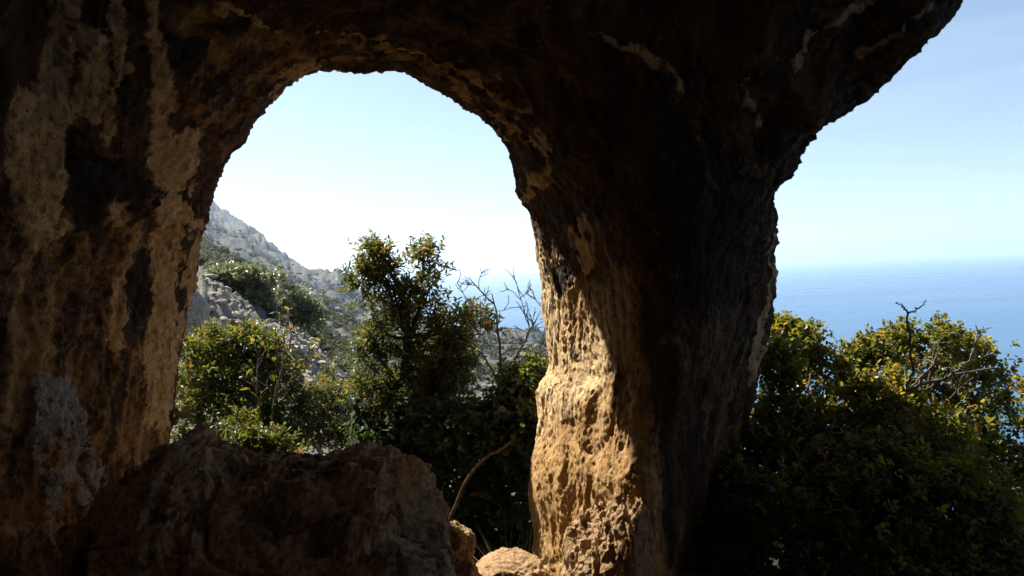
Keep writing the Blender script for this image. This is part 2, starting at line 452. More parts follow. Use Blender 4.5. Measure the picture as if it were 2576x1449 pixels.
# rock relief: lumps, upright flutes, flaky pits
warp = Vf + 0.12 * np.stack([noise(Vf * 2.1), noise(Vf * 2.1 + 31), noise(Vf * 2.1 + 77)], 1)
flute = fbm(warp * np.array([9, 9, 1.6]), 3, 0.55, True)
lump = fbm(warp * np.array([6, 6, 4.5]) + 5, 4, 0.58)
flake = fbm(warp * np.array([17, 17, 11]) + 50, 3, 0.6, True)
horiz = np.clip(np.abs(nr[:, 2]), 0, 1)
calm = 1 - 0.62 * sst(-0.4, 0.2, Vf[:, 0]) * sst(1.6, 1.0, Vf[:, 0]) * sst(3.3, 2.6, Vf[:, 2])
grainv = fbm(warp * np.array([15, 15, 3.2]) + 61, 3, 0.6, True)
crk = np.clip(0.10 - np.abs(noise(warp * np.array([2.6, 2.6, 1.5]) + 90)), 0, 0.1) * 10
tr_ = fbm(warp * np.array([2.4, 2.4, 1.9]) + 41, 3, 0.5) * 5.5; ter = np.floor(tr_) + sst(0.38, 0.62, tr_ - np.floor(tr_)) - tr_
disp = (0.018 * flute * (1 - horiz) + 0.014 * lump + 0.014 * ter + 0.010 * fbm(warp * np.array([24, 24, 13]) + 7, 3, 0.6, True)) * calm + 0.012 * flake * (0.2 + 0.8 * calm) + (1 - calm) * (0.004 * grainv + 0.004 * fbm(warp * np.array([34, 34, 16]) + 11, 3, 0.6, True) + 0.026 * fbm(warp * np.array([3.4, 3.4, 1.1]) + 33, 2, 0.5, True)) - 0.016 * crk * (1.2 - calm)
V0 = Vf; u, v, yc = PROJ(Vf)
sv = Vf * np.array([1, 1, 0.3])
wb = 24 * noise(sv * 4.3 + 8) + 20 * noise(sv * 13) + 12 * noise(sv * 29); wv = 40 * noise(Vf * 5.3 + 80) + 24 * noise(Vf * 15 + 40)
uw, vw = u + wb * 0.8, v + wv * 0.8

def patch(polys, soft=30):
    r_ = np.zeros(len(u))
    for p in polys:
        r_ = np.maximum(r_, 1 - sst(-soft, soft, poly_sdf(p, uw, vw)))
    return r_
def strokes(lines):
    r_ = np.zeros(len(u)); wm = np.clip(0.75 + 1.5 * noise(Vf * 3.7 + 70) + 0.6 * noise(Vf * 11 + 7), 0.05, 2.2)
    for wd, s_, p in lines:
        r_ = np.maximum(r_, s_ * (1 - sst(wd * 0.4 * wm, wd * 1.7 * wm, line_dist(p, uw, vw))))
    return r_
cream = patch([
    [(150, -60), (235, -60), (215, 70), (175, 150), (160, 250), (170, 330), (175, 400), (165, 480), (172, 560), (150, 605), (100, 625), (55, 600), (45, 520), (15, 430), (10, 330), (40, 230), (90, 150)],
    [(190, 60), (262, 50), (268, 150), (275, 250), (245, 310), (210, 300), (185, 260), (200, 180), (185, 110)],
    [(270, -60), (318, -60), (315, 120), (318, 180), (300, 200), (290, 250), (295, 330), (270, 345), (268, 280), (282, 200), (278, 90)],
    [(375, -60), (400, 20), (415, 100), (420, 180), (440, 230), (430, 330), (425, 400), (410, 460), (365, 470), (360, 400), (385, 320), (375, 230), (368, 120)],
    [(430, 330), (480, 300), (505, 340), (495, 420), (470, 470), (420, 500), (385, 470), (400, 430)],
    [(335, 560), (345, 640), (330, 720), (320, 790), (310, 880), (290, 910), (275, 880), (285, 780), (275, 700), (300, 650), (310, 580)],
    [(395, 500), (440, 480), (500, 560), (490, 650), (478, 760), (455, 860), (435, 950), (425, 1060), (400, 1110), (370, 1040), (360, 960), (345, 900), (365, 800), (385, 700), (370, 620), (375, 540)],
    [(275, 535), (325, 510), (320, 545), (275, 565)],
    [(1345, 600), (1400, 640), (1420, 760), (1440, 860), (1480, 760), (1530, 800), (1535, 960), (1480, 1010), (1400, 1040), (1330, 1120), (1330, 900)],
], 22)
cream = np.maximum(cream, strokes([
    (10, .85, [(560, 20), (600, 40), (650, 65), (720, 80), (800, 90), (900, 95), (1000, 125), (1100, 160), (1200, 190), (1260, 225), (1330, 275)]),
    (18, .9, [(690, 225), (730, 180), (780, 165)]), (18, .8, [(1280, 330), (1330, 350), (1380, 400), (1340, 460), (1320, 490)]),
    (13, .8, [(1500, 70), (1580, 120), (1680, 170), (1720, 250), (1760, 360), (1800, 470)]),
    (15, .8, [(2000, 150), (2050, 80), (2120, 40), (2200, 20)]), (8, .75, [(1900, 300), (1880, 230), (1950, 140)]),
    (14, .8, [(2150, 120), (2250, 60), (2330, 10)]), (14, .9, [(1460, 560), (1480, 700), (1500, 800), (1495, 880)]),
    (14, .8, [(1150, 230), (1230, 290), (1290, 330)]), (10, .8, [(540, 30), (560, 60)]),
    (16, .8, [(1930, 900), (1880, 960), (1890, 880)]), (14, .8, [(1945, 600), (1935, 760), (1900, 880)]),
]))
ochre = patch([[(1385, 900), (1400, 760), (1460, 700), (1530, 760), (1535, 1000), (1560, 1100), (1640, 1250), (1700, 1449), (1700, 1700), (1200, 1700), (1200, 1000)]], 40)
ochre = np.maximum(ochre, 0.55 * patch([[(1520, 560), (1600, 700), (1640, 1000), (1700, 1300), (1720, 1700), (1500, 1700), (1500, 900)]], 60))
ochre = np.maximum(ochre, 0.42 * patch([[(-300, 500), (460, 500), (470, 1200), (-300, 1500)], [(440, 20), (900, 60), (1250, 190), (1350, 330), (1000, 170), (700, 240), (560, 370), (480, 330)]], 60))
white = strokes([(9 + 4 * (k % 3), 0.62 + 0.14 * (k % 2), [(70 + 11 * k, 950 - 6 * (k % 3)), (75 + 15 * k, 1040), (85 + 19 * k, 1130 + 8 * (k % 4)), (95 + 22 * k, 1200 + 37 * (k % 3))]) for k in range(9)])
white = np.maximum(white, 0.52 * patch([[(75, 945), (140, 935), (170, 1000), (200, 1060), (220, 1120), (150, 1150), (90, 1100), (60, 1020)]], 26))
white = np.maximum(white, strokes([(8, .6, [(70, 1130), (110, 1250), (140, 1360)]), (8, .6, [(190, 1180), (230, 1280), (270, 1350)])]))
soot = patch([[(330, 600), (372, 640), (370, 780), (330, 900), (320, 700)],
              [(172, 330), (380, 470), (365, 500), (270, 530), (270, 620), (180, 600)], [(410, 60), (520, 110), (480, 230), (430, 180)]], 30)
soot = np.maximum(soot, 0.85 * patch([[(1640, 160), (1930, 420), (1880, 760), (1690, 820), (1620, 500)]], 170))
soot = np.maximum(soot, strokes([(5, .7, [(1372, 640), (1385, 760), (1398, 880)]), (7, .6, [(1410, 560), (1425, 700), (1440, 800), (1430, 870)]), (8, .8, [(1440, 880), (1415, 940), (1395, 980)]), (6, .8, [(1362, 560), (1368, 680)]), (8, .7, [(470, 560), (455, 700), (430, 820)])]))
Vf = Vf + nr * (disp + 0.009 * sst(0.4, 0.6, cream) + 0.012 * sst(.3, .8, white))[:, None]
nr = vnormals(Vf, Qf)
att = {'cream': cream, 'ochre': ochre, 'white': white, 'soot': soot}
ctr = Vf[Qf].mean(1); cu, cv, cz = PROJ(ctr)
pillar = (ctr[:, 0] > -0.15) & (ctr[:, 0] < 2.6) & (ctr[:, 2] < 1.6 + 0.115 * ctr[:, 1] + 0.06 * noise(ctr * 2.0)) & (ctr[:, 1] > 2.2)
left = (~pillar) & (ctr[:, 0] < -1.0) & (ctr[:, 2] < 2.1 + 0.25 * (-1.0 - ctr[:, 0]))
def sub(name, sel):
    Vs, Qs, ns, *at = compact(Vf, Qf[sel], nr, *att.values())
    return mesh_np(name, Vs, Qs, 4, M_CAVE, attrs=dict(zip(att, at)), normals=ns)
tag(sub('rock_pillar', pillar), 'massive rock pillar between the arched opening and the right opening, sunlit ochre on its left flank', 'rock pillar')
kind(sub('cave_wall', left), 'structure')
kind(sub('cave_ceiling', ~(pillar | left)), 'structure')

# ------------------------------------------------------------------ ground
SEA_Z = -62.0
rows = [1.0, 3.0, 4.5, 6.0, 8.0, 10, 14, 20, 33, 54, 90, 150, 185, 250, 375, 500, 680, 1050, 1800]
BELOW = 'b'
cols = {   # ground height as seen at each distance
    -500: [None, None, 1700, 1420, 1200, 900, 640, 560, 500, 440, 400, 350, 330, 300, 250, 210, 200, 260, 500],
    430:  [None, None, 1700, 1420, 1180, 960, 745, 690, 660, 640, 620, 590, 580, 550, 500, 460, 430, 520, 690],
    500:  [None, None, 1700, 1420, 1180, 970, 715, 690, 670, 660, 640, 615, 605, 585, 545, 515, 478, 590, 700],
    560:  [None, None, 1700, 1420, 1190, 1000, 745, 715, 700, 690, 670, 645, 635, 615, 580, 560, 532, 640, 710],
    640:  [None, None, 1700, 1420, 1200, 1030, 800, 770, 740, 720, 705, 680, 670, 650, 620, 585, 590, 680, 720],
    740:  [None, None, 1700, 1440, 1220, 1060, 860, 830, 815, 795, 770, 740, 730, 710, 680, 665, 690, 715, 750],
    800:  [None, None, 1700, 1440, 1230, 1080, 920, 900, 880, 835, 805, 775, 760, 735, 693, 700, 720, 740, 770],
    860:  [None, None, 1700, 1440, 1240, 1100, 1000, 970, 930, 865, 830, 800, 785, 755, 700, 715, 740, 760, 780],
    910:  [None, None, 1700, 1440, 1250, 1120, 1040, 1010, 980, 895, 850, 820, 800, 775, 740, 750, 770, 790, 800],
    1000: [None, None, 1700, 1450, 1260, 1140, 1080, 1050, 1020, 940, 880, 840, 825, 805, 795, 810, 820, 830, 850],
    1150: [None, None, 1700, 1450, 1280, 1180, 1120, 1090, 1050, 980, 905, 855, 838, 840, 870, 900, 920, 930, 950],
    1250: [None, None, 1690, 1450, 1300, 1200, 1140, 1110, 1070, 990, 925, 868, 853, 860, 900, 930, 950, 960, 970],
    1385: [None, None, 1690, 1450, 1320, 1220, 1170, 1140, 1100, 1010, 940, 880, 862, 870, 920, 960, 980, 990, 990],
    1600: [None, None, 1690, 1480, 1380, 1290, 1230, 1190, 1150, 1080, 1000, 930, 915, 930, 980, 1000, 1050, 1060, 1060],
    1950: [None, None, 1700, 1560, 1480, 1420, 1360, 1330, 1290, 1240, 1180, 1140, 1130, 1150, 1180, 1200, 1200, 1200, 1200],
    2576: [None, None, 1780, 1680, 1620, 1570, 1520, 1480, 1440, 1400, 1360, 1340, 1330, 1330, 1330, 1330, 1330, 1330, 1330],
    3300: [None, None, 1820, 1720, 1660, 1620, 1580, 1540, 1500, 1460, 1420, 1400, 1380, 1380, 1380, 1380, 1380, 1380, 1380],
}
uc = np.array(sorted(cols)); tab = np.zeros((len(uc), len(rows)))
for i, uu in enumerate(uc):
    for j, rr in enumerate(rows):
        vv = cols[uu][j]
        tab[i, j] = -0.12 if vv is None else P(uu, vv, rr)[2]
US = np.concatenate([np.arange(-560, 1600, 3.5), np.arange(1600, 3300, 12.0)])
RS = np.exp(np.linspace(math.log(1.0), math.log(1800), 340))
def smooth_interp(x, xp, fp):
    # cubic Hermite with clipped (monotone) slopes, along axis 0
    d = np.diff(fp, axis=0) / np.diff(xp)[:, None]
    mm = np.zeros_like(fp); mm[1:-1] = np.where(d[1:] * d[:-1] > 0, 2 * d[1:] * d[:-1] / (d[1:] + d[:-1] + 1e-12), 0); mm[0] = d[0]; mm[-1] = d[-1]
    i = np.clip(np.searchsorted(xp, x) - 1, 0, len(xp) - 2); h = (xp[i + 1] - xp[i])[:, None]; t = ((x - xp[i])[:, None]) / h
    return (2 * t**3 - 3 * t**2 + 1) * fp[i] + (t**3 - 2 * t**2 + t) * h * mm[i] + (-2 * t**3 + 3 * t**2) * fp[i + 1] + (t**3 - t**2) * h * mm[i + 1]
zz = smooth_interp(US.astype(float), uc.astype(float), tab)
zz = smooth_interp(np.log(RS), np.log(np.array(rows)), zz.T).T          # (U, R)
tanu = (US - 1288) / FPX
gx = tanu[:, None] * RS[None, :]; gy = np.broadcast_to(RS[None, :], gx.shape)
gp = np.stack([gx.ravel(), gy.ravel(), zz.ravel()], 1)
rr = gp[:, 1]; amp = np.clip((rr - 7) / 18, 0, 1)
tz = fbm(gp * np.array([.9, .9, 0]) / np.maximum(1, (rr[:, None] / 22)) ** 0.9 , 1) * 0
n1 = fbm(gp * np.array([1 / 38, 1 / 38, 0]) + 4, 4, 0.5, True) * np.clip((rr - 60) / 200, 0, 1) * 6.5
n2 = fbm(gp * np.array([1 / 7, 1 / 7, 1 / 12]) + 14, 3, 0.55, True) * np.clip((rr - 10) / 40, 0, 1) * 0.75
n3 = fbm(gp * np.array([0.8, 0.8, 0]) + 24, 4, 0.55) * np.clip((rr - 5) / 8, 0.15, 1) * 0.22
n4 = fbm(gp * np.array([2.2, 2.2, 0]) + 2, 3, 0.55, True) * np.clip((rr - 9) / 3, 0.1, 1) * np.clip((60 - rr) / 30, 0, 1) * 0.14
# ledges of the limestone
base_z = gp[:, 2] + n1 + n2 + n3 + n4
st = np.where(rr > 60, 3.2, 0.55); fr = base_z / st + 0.25 * noise(gp / st[:, None] * 0.4); led = np.floor(fr) + sst(0.25, 0.75, fr - np.floor(fr))
k = 0.45 * np.clip((rr - 9) / 60, 0.12, 1)
gp[:, 2] = base_z * (1 - k) + (base_z + (led - fr) * st) * k
nu, nrw = gx.shape
ii = np.arange(nu * nrw).reshape(nu, nrw)
gq = np.stack([ii[:-1, :-1], ii[1:, :-1], ii[1:, 1:], ii[:-1, 1:]], -1).reshape(-1, 4)

def ground_material():
    mt, t, N, L = mat_new('rocky_ground')
    geo = N('ShaderNodeNewGeometry'); g = geo.outputs['Position']
    sx = N('ShaderNodeSeparateXYZ'); L(g, sx.inputs[0])
    nz_ = N('ShaderNodeSeparateXYZ'); L(geo.outputs['Normal'], nz_.inputs[0])
    fine = nnoise(N, L, g, 14, 7, 0.7); mid = nnoise(N, L, g, 0.9, 8, 0.68, 0.4); big = nnoise(N, L, g, 0.055, 9, 0.7, 0.5)
    lime = nramp(N, L, mid, [(0.32, (0.085, 0.083, 0.078)), (0.52, (0.165, 0.160, 0.148)), (0.7, (0.26, 0.25, 0.23))])
    lime = nmix(N, L, nramp(N, L, nnoise(N, L, nmap(N, L, g, (.35, .35, .06)), 1.0, 8, .7), [(0.5, 0.0), (0.66, 0.5)]), lime, (0.14, 0.125, 0.105))
    lime = nmix(N, L, nramp(N, L, nmath(N, L, 'MULTIPLY', sx.outputs[1], 0.01), [(0.2, 0.0), (0.5, 1.0)]), nmix(N, L, 1.0, lime, (1.7, 1.62, 1.45), 'MULTIPLY'), nmix(N, L, 1.0, lime, (0.48, 0.54, 0.62), 'MULTIPLY'))  # far hill darkened and blued in colour to stand for its own shade
    scrub = nramp(N, L, fine, [(0.35, (0.075, 0.070, 0.036)), (0.65, (0.14, 0.125, 0.062))])
    flat = nramp(N, L, nz_.outputs[2], [(0.72, 0.0), (0.92, 1.0)])
    veg = nmath(N, L, 'MULTIPLY', flat, nramp(N, L, nmath(N, L, 'ADD', nmath(N, L, 'MULTIPLY', big, 0.7), nmath(N, L, 'MULTIPLY', mid, 0.4)), [(0.5, 0.0), (0.62, 0.6)]))
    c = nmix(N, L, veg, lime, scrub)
    earth = nramp(N, L, fine, [(0.3, (0.17, 0.10, 0.05)), (0.7, (0.40, 0.26, 0.13))])
    c = nmix(N, L, nramp(N, L, nmath(N, L, 'MULTIPLY', nmath(N, L, 'ADD', sx.outputs[1], nmath(N, L, 'MULTIPLY', mid, 2.0)), 0.1), [(0.62, 0.0), (0.82, 1.0)]), earth, c)
    shaded_ground = nramp(N, L, fine, [(0.3, (0.030, 0.022, 0.013)), (0.7, (0.085, 0.062, 0.036))])  # right-hand ground coloured dark so gaps in the bush read as shade
    near = nmath(N, L, 'MULTIPLY', nramp(N, L, nmath(N, L, 'MULTIPLY', sx.outputs[1], 0.02), [(0.5, 1.0), (0.75, 0.0)]), nramp(N, L, nmath(N, L, 'ADD', nmath(N, L, 'MULTIPLY', sx.outputs[0], 0.2), 0.5), [(0.64, 0.0), (0.74, 1.0)]))
    c = nmix(N, L, near, c, shaded_ground)
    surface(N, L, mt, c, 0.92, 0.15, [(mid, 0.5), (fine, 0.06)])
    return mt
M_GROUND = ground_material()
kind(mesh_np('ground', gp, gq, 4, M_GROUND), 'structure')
# floor of the cave behind and beside the viewer
fx = np.arange(-5, 7.01, 0.25); fy = np.arange(-4, 4.01, 0.25)
a, b = np.meshgrid(fx, fy, indexing='ij'); fp_ = np.stack([a.ravel(), b.ravel(), np.zeros(a.size)], 1)
fp_[:, 2] = -0.17 + 0.05 * fbm(fp_ * 1.3, 3)
ii = np.arange(a.size).reshape(a.shape)
kind(mesh_np('cave_floor', fp_, np.stack([ii[:-1, :-1], ii[1:, :-1], ii[1:, 1:], ii[:-1, 1:]], -1).reshape(-1, 4), 4, M_GROUND), 'structure')

def ground_z(x, y):
    uu = 1288 + FPX * x / y
    i = np.clip(np.searchsorted(US, uu) - 1, 0, nu - 2); j = np.clip(np.searchsorted(RS, y) - 1, 0, nrw - 2)
    G = gp[:, 2].reshape(nu, nrw)
    fu = np.clip((uu - US[i]) / (US[i + 1] - US[i]), 0, 1); fr_ = np.clip((y - RS[j]) / (RS[j + 1] - RS[j]), 0, 1)
    return (G[i, j] * (1 - fu) + G[i + 1, j] * fu) * (1 - fr_) + (G[i, j + 1] * (1 - fu) + G[i + 1, j + 1] * fu) * fr_

# ------------------------------------------------------------------ sea
def sea_material():
    mt, t, N, L = mat_new('sea_water')
    g = N('ShaderNodeNewGeometry').outputs['Position']
    a = nnoise(N, L, nmap(N, L, g, (0.05, 0.12, 1)), 1.0, 6, 0.65); b = nnoise(N, L, nmap(N, L, g, (0.004, 0.012, 1)), 1.0, 3, 0.5)
    c = nramp(N, L, b, [(0.35, (0.009, 0.060, 0.140)), (0.65, (0.012, 0.072, 0.160))])
    wnd = nnoise(N, L, nmap(N, L, g, (0.0011, 0.0065, 1)), 1.0, 6, 0.6, 0.5)
    rg = nramp(N, L, wnd, [(0.35, 0.25), (0.65, 0.30)])
    c = nmix(N, L, nramp(N, L, nnoise(N, L, nmap(N, L, g, (0.03, 0.09, 1)), 1.0, 4, 0.7), [(0.45, 0.0), (0.75, 0.25)]), c, (0.03, 0.125, 0.24))
    surface(N, L, mt, c, rg, 0.34, [(a, 0.6)])
    return mt
S = 60000.0
kind(mesh_np('sea', np.array([[-S, -2000, SEA_Z], [S, -2000, SEA_Z], [S, S, SEA_Z], [-S, S, SEA_Z]]), np.array([[0, 1, 2, 3]]), 4, sea_material()), 'structure')

# ------------------------------------------------------------------ foliage tools
def unit(a):
    return a / np.maximum(np.linalg.norm(a, axis=-1, keepdims=True), 1e-9)

def leaf_mesh(name, base, d, nrm, Ln, Wd, tint, mat, parent=None):
    """one small folded leaf per base point"""
    n = len(base); d = unit(d); s = unit(np.cross(d, nrm)); up = np.cross(s, d)
    Ln = Ln[:, None]; Wd = Wd[:, None]; f = 0.16
    cen1 = base + d * Ln * 0.3; cen2 = base + d * Ln * 0.68 - up * Ln * 0.03
    V = np.stack([base, cen1 + s * Wd * 0.5 + up * Wd * f, cen2 + s * Wd * 0.42 + up * Wd * f, base + d * Ln - up * Ln * 0.1,
                  cen2 - s * Wd * 0.42 + up * Wd * f, cen1 - s * Wd * 0.5 + up * Wd * f], 1).reshape(-1, 3)
    o = (np.arange(n) * 6)[:, None]
    Qd = np.concatenate([o + np.array([[0, 1, 2, 3]]), o + np.array([[0, 3, 4, 5]])])
    return mesh_np(name, V, Qd, 4, mat, parent, False, {'tint': np.repeat(tint, 6)})

class Wood:
    def __init__(self): self.V = []; self.Q = []; self.n = 0
    def tube(self, pts, rad, k=6):
        pts = np.array(pts, float); rad = np.broadcast_to(np.array(rad, float), (len(pts),)) if np.ndim(rad) == 0 else np.array(rad, float)
        tg = unit(np.gradient(pts, axis=0)); a = np.array([0.31, 0.2, 0.93]) if abs(tg[0][2]) < 0.85 else np.array([0.93, 0.2, 0.1])
        s = unit(np.cross(tg, a)); t = np.cross(s, tg)
        an = np.linspace(0, 2 * math.pi, k, endpoint=False)
        ring = pts[:, None] + rad[:, None, None] * (np.cos(an)[None, :, None] * s[:, None] + np.sin(an)[None, :, None] * t[:, None])
        V = ring.reshape(-1, 3); m_ = len(pts); b = self.n + np.arange(m_ * k).reshape(m_, k)
        q = np.stack([b[:-1], np.roll(b[:-1], -1, 1), np.roll(b[1:], -1, 1), b[1:]], -1).reshape(-1, 4)
        self.V.append(V); self.Q.append(q); self.n += len(V)
    def curve(self, pts, r0_, r1_, n=10, wob=0.0, k=6, rng=None):
        pts = np.array(pts, float); t = np.linspace(0, len(pts) - 1, n)
        P_ = smooth_interp(t, np.arange(len(pts)).astype(float), pts) if len(pts) > 2 else pts[0] + (pts[1] - pts[0]) * (t / t[-1])[:, None]
        if wob and rng is not None:
            P_[1:-1] += rng.normal(size=(n - 2, 3)) * wob
        self.tube(P_, np.linspace(r0_, r1_, n), k); return P_
    def build(self, name, mat, parent=None):
        return mesh_np(name, np.concatenate(self.V), np.concatenate(self.Q), 4, mat, parent)

def clump_points(rng, clumps, gap=0.0, gs=3.0):
    """sprig positions and outward directions for ellipsoidal clumps (centre, radii, count)"""
    Ps, Ds = [], []
    for c, r_, n in clumps:
        d = unit(rng.normal(size=(n, 3))); rad = rng.uniform(0.12, 1.0, n) ** 0.55
        far_ = rng.uniform(size=n) < 0.07; rad[far_] = rng.uniform(1.0, 1.38, far_.sum())
        rad *= 1 + 0.32 * noise(d * 1.7 + np.array(c) * 2.0)
        p = np.array(c) + d * rad[:, None] * np.array(r_)
        Ps.append(p); Ds.append(d)
    p = np.concatenate(Ps); d = np.concatenate(Ds)
    if gap:
        keep = noise(p * gs + 5) + rng.uniform(-.25, .25, len(p)) > -0.42 + gap
        p, d = p[keep], d[keep]
    return p, d

def sprigs(rng, p, d, nleaf, twig, Ll, Lw, spread=0.9, droop=0.0, up=0.5):
    """leaves set along a short twig from every point"""
    n = len(p); ax = unit(d * 0.7 + rng.normal(size=(n, 3)) * 0.5 + np.array([0, 0, up]))
    tl = twig * rng.uniform(0.6, 1.3, n)
    t = (np.arange(nleaf) + 0.6) / nleaf
    base = p[:, None] + ax[:, None] * (t[None, :, None] * tl[:, None, None])
    side = unit(np.cross(ax, rng.normal(size=(n, 3))))
    ang = np.arange(nleaf) * 2.4
    s2 = np.cross(ax, side)
    ld = ax[:, None] * 0.6 + spread * (np.cos(ang)[None, :, None] * side[:, None] + np.sin(ang)[None, :, None] * s2[:, None]) + rng.normal(size=(n, nleaf, 3)) * 0.25
    ld[..., 2] -= droop
    nr_ = unit(np.array([0, 0, 1.0]) + rng.normal(size=(n, nleaf, 3)) * 0.75)
    Ln = Ll * rng.uniform(0.65, 1.25, (n, nleaf)); Wd = Lw * rng.uniform(0.7, 1.2, (n, nleaf))
    return base.reshape(-1, 3), ld.reshape(-1, 3), nr_.reshape(-1, 3), Ln.ravel(), Wd.ravel(), ax, tl

def ell(u_, v_, y_, ru, rv, n, ry=None):
    """a clump given by where it stands: direction, distance, half width and half height"""
    c = P(u_, v_, y_); s = y_ / FPX
    return (c, (ru * s, (ry if ry else 0.8 * min(ru, rv) * s + 0.1), rv * s), n)

def plant(name, label, cat, foot, clumps, mat, nleaf=7, twig=0.12, Ll=0.045, Lw=0.018, seed=1, limbs=(), trunk=None, bark=M_BARK,
          gap=0.0, gs=3.0, tint=(0.45, 0.25), twigr=0.0022, droop=0.0, up=0.5, group=None, top_tint=0.0, auto=True):
    rng = np.random.RandomState(seed)
    root = empty(name, foot, label, cat, group)
    foot = np.array(foot, float)
    if trunk:
        wd = Wood()
        tpts = np.concatenate([wd.curve(np.array(pl) - foot, a_, b_, 14, 0.012 if a_ > 0.018 else 0.003, 8, rng)[3:] for pl, a_, b_ in trunk]) + foot
        wd.build('trunk', bark, root)
    sh_ = 0.35 * (twig + Ll)
    clumps = [(c, tuple(max(0.45 * q, q - sh_) for q in r_), n) for c, r_, n in clumps]
    p, d = clump_points(rng, clumps, gap, gs)
    wb_ = Wood()
    for pl, a_, b_ in limbs: wb_.curve(np.array(pl) - foot, a_, b_, 10, 0.012, 6, rng)
    if trunk and auto and len(clumps) > 1:
        for c, r_, n in clumps:
            dd = np.linalg.norm(tpts - c, axis=1) + 1.5 * np.maximum(0, tpts[:, 2] - c[2] + 0.1)
            q = tpts[np.argmin(dd)]; md = (q * 0.5 + c * 0.5) + rng.normal(size=3) * 0.05 - np.array([0, 0, 0.05])
            wb_.curve(np.array([q, md, c]) - foot, trunk[0][1] * 0.28, 0.005, 9, 0.008, 5, rng)
    b, ld, nn, Ln, Wd_, ax, tl = sprigs(rng, p, d, nleaf, twig, Ll, Lw, droop=droop, up=up)
    tn = rng.normal(tint[0], tint[1], len(p)) + 0.25 * noise(p * 2.4)
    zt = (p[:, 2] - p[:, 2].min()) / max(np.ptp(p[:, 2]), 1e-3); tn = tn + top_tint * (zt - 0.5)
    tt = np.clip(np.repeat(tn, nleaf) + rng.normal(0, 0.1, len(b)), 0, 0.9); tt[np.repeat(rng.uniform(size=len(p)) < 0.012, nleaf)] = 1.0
    # thin twigs from the heart of the nearest clump to some of the sprigs
    cs = np.array([c[0] for c in clumps])
    for i in rng.choice(len(p), min(len(p), 420), replace=False):
        c = cs[np.argmin(((cs - p[i]) ** 2).sum(1))]
        s_ = p[i] * 0.55 + c * 0.45 + rng.normal(size=3) * 0.03
        wb_.curve(np.array([s_, (s_ + p[i]) / 2 + rng.normal(size=3) * 0.015, p[i] + ax[i] * tl[i]]) - foot, twigr * 1.8, twigr * 0.6, 4, 0, 3)
    wb_.build('branches', bark, root)
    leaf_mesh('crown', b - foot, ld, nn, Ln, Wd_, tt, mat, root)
    return root

def G(u_, y_):
    x = (u_ - 1288) / FPX * y_
    return np.array([x, y_, float(ground_z(np.array([x]), np.array([y_]))[0])])

def px(*pts):
    return [P(*q) for q in pts]

# ------------------------------------------------------------------ the tree in the arch
Y = 6.3
plant('pistachio_tree', 'tall dark leafy tree rising against sky and sea in the middle of the arch', 'tree', G(905, Y),
      [ell(935, 650, Y, 44, 48, 75), ell(922, 705, Y, 58, 46, 130), ell(965, 640, Y, 26, 30, 24), ell(975, 690, Y, 36, 40, 40), ell(1062, 655, Y, 54, 54, 130), ell(1085, 720, Y, 58, 45, 95), ell(1010, 750, Y, 52, 42, 70),
       ell(935, 775, Y, 62, 46, 130), ell(1040, 810, Y, 100, 60, 220), ell(1135, 800, Y, 62, 55, 110), ell(1200, 810, Y, 60, 42, 105), ell(1222, 840, Y, 35, 30, 40),
       ell(940, 880, Y, 55, 75, 190), ell(1050, 910, Y, 105, 80, 380), ell(1140, 900, Y, 65, 75, 200), ell(930, 970, Y, 55, 60, 150),
       ell(1050, 1000, Y + .1, 130, 80, 420), ell(1130, 990, Y + .1, 75, 70, 180), ell(918, 605, Y, 18, 26, 16)],
      M_LEAF_TREE, 8, 0.14, 0.066, 0.020, 3,
      trunk=[(px((905, 1180, Y), (900, 1080, Y), (905, 1035, Y), (960, 1020, Y), (1010, 950, Y), (1030, 850, Y)), 0.065, 0.03)],
      limbs=[(px((905, 1040, Y), (897, 1020, Y - .1), (903, 1000, Y - .1)), 0.03, 0.02), (px((1030, 850, Y), (1010, 760, Y), (950, 690, Y), (922, 610, Y)), 0.028, 0.008), (px((1030, 850, Y), (1060, 750, Y), (1065, 640, Y)), 0.026, 0.008),
             (px((1025, 870, Y), (1100, 840, Y), (1200, 815, Y)), 0.022, 0.008), (px((1000, 960, Y), (950, 900, Y), (925, 860, Y)), 0.022, 0.008), (px((1020, 900, Y), (1110, 900, Y), (1150, 880, Y)), 0.02, 0.007)],
      gap=0.30, gs=4.2, tint=(0.42, 0.2), top_tint=0.35)

# bushes to the left of the tree
Y = 7.0
plant('shrub', 'wide yellow-green shrub with reddish leaf tips beside the left cave wall', 'shrub', G(600, Y),
      [ell(478, 880, Y, 45, 40, 110), ell(545, 840, Y, 22, 28, 24), ell(612, 838, Y, 30, 30, 34), ell(690, 880, Y, 30, 40, 40), ell(560, 885, Y, 75, 60, 300), ell(640, 870, Y, 75, 50, 260), ell(480, 960, Y, 55, 70, 240), ell(590, 970, Y - .2, 110, 75, 460),
       ell(690, 945, Y, 85, 60, 280), ell(520, 1060, Y - .4, 100, 80, 380), ell(650, 1070, Y - .5, 110, 75, 460), ell(720, 1010, Y - .2, 70, 60, 200), ell(600, 1170, Y - .6, 160, 70, 330)],
      M_LEAF_YEL, 7, 0.13, 0.05, 0.022, 4,
      trunk=[(px((600, 1260, Y), (590, 1120, Y), (570, 960, Y)), 0.04, 0.015), (px((605, 1260, Y), (650, 1100, Y), (660, 920, Y)), 0.035, 0.012)],
      gap=0.08, tint=(0.5, 0.24), top_tint=0.3)
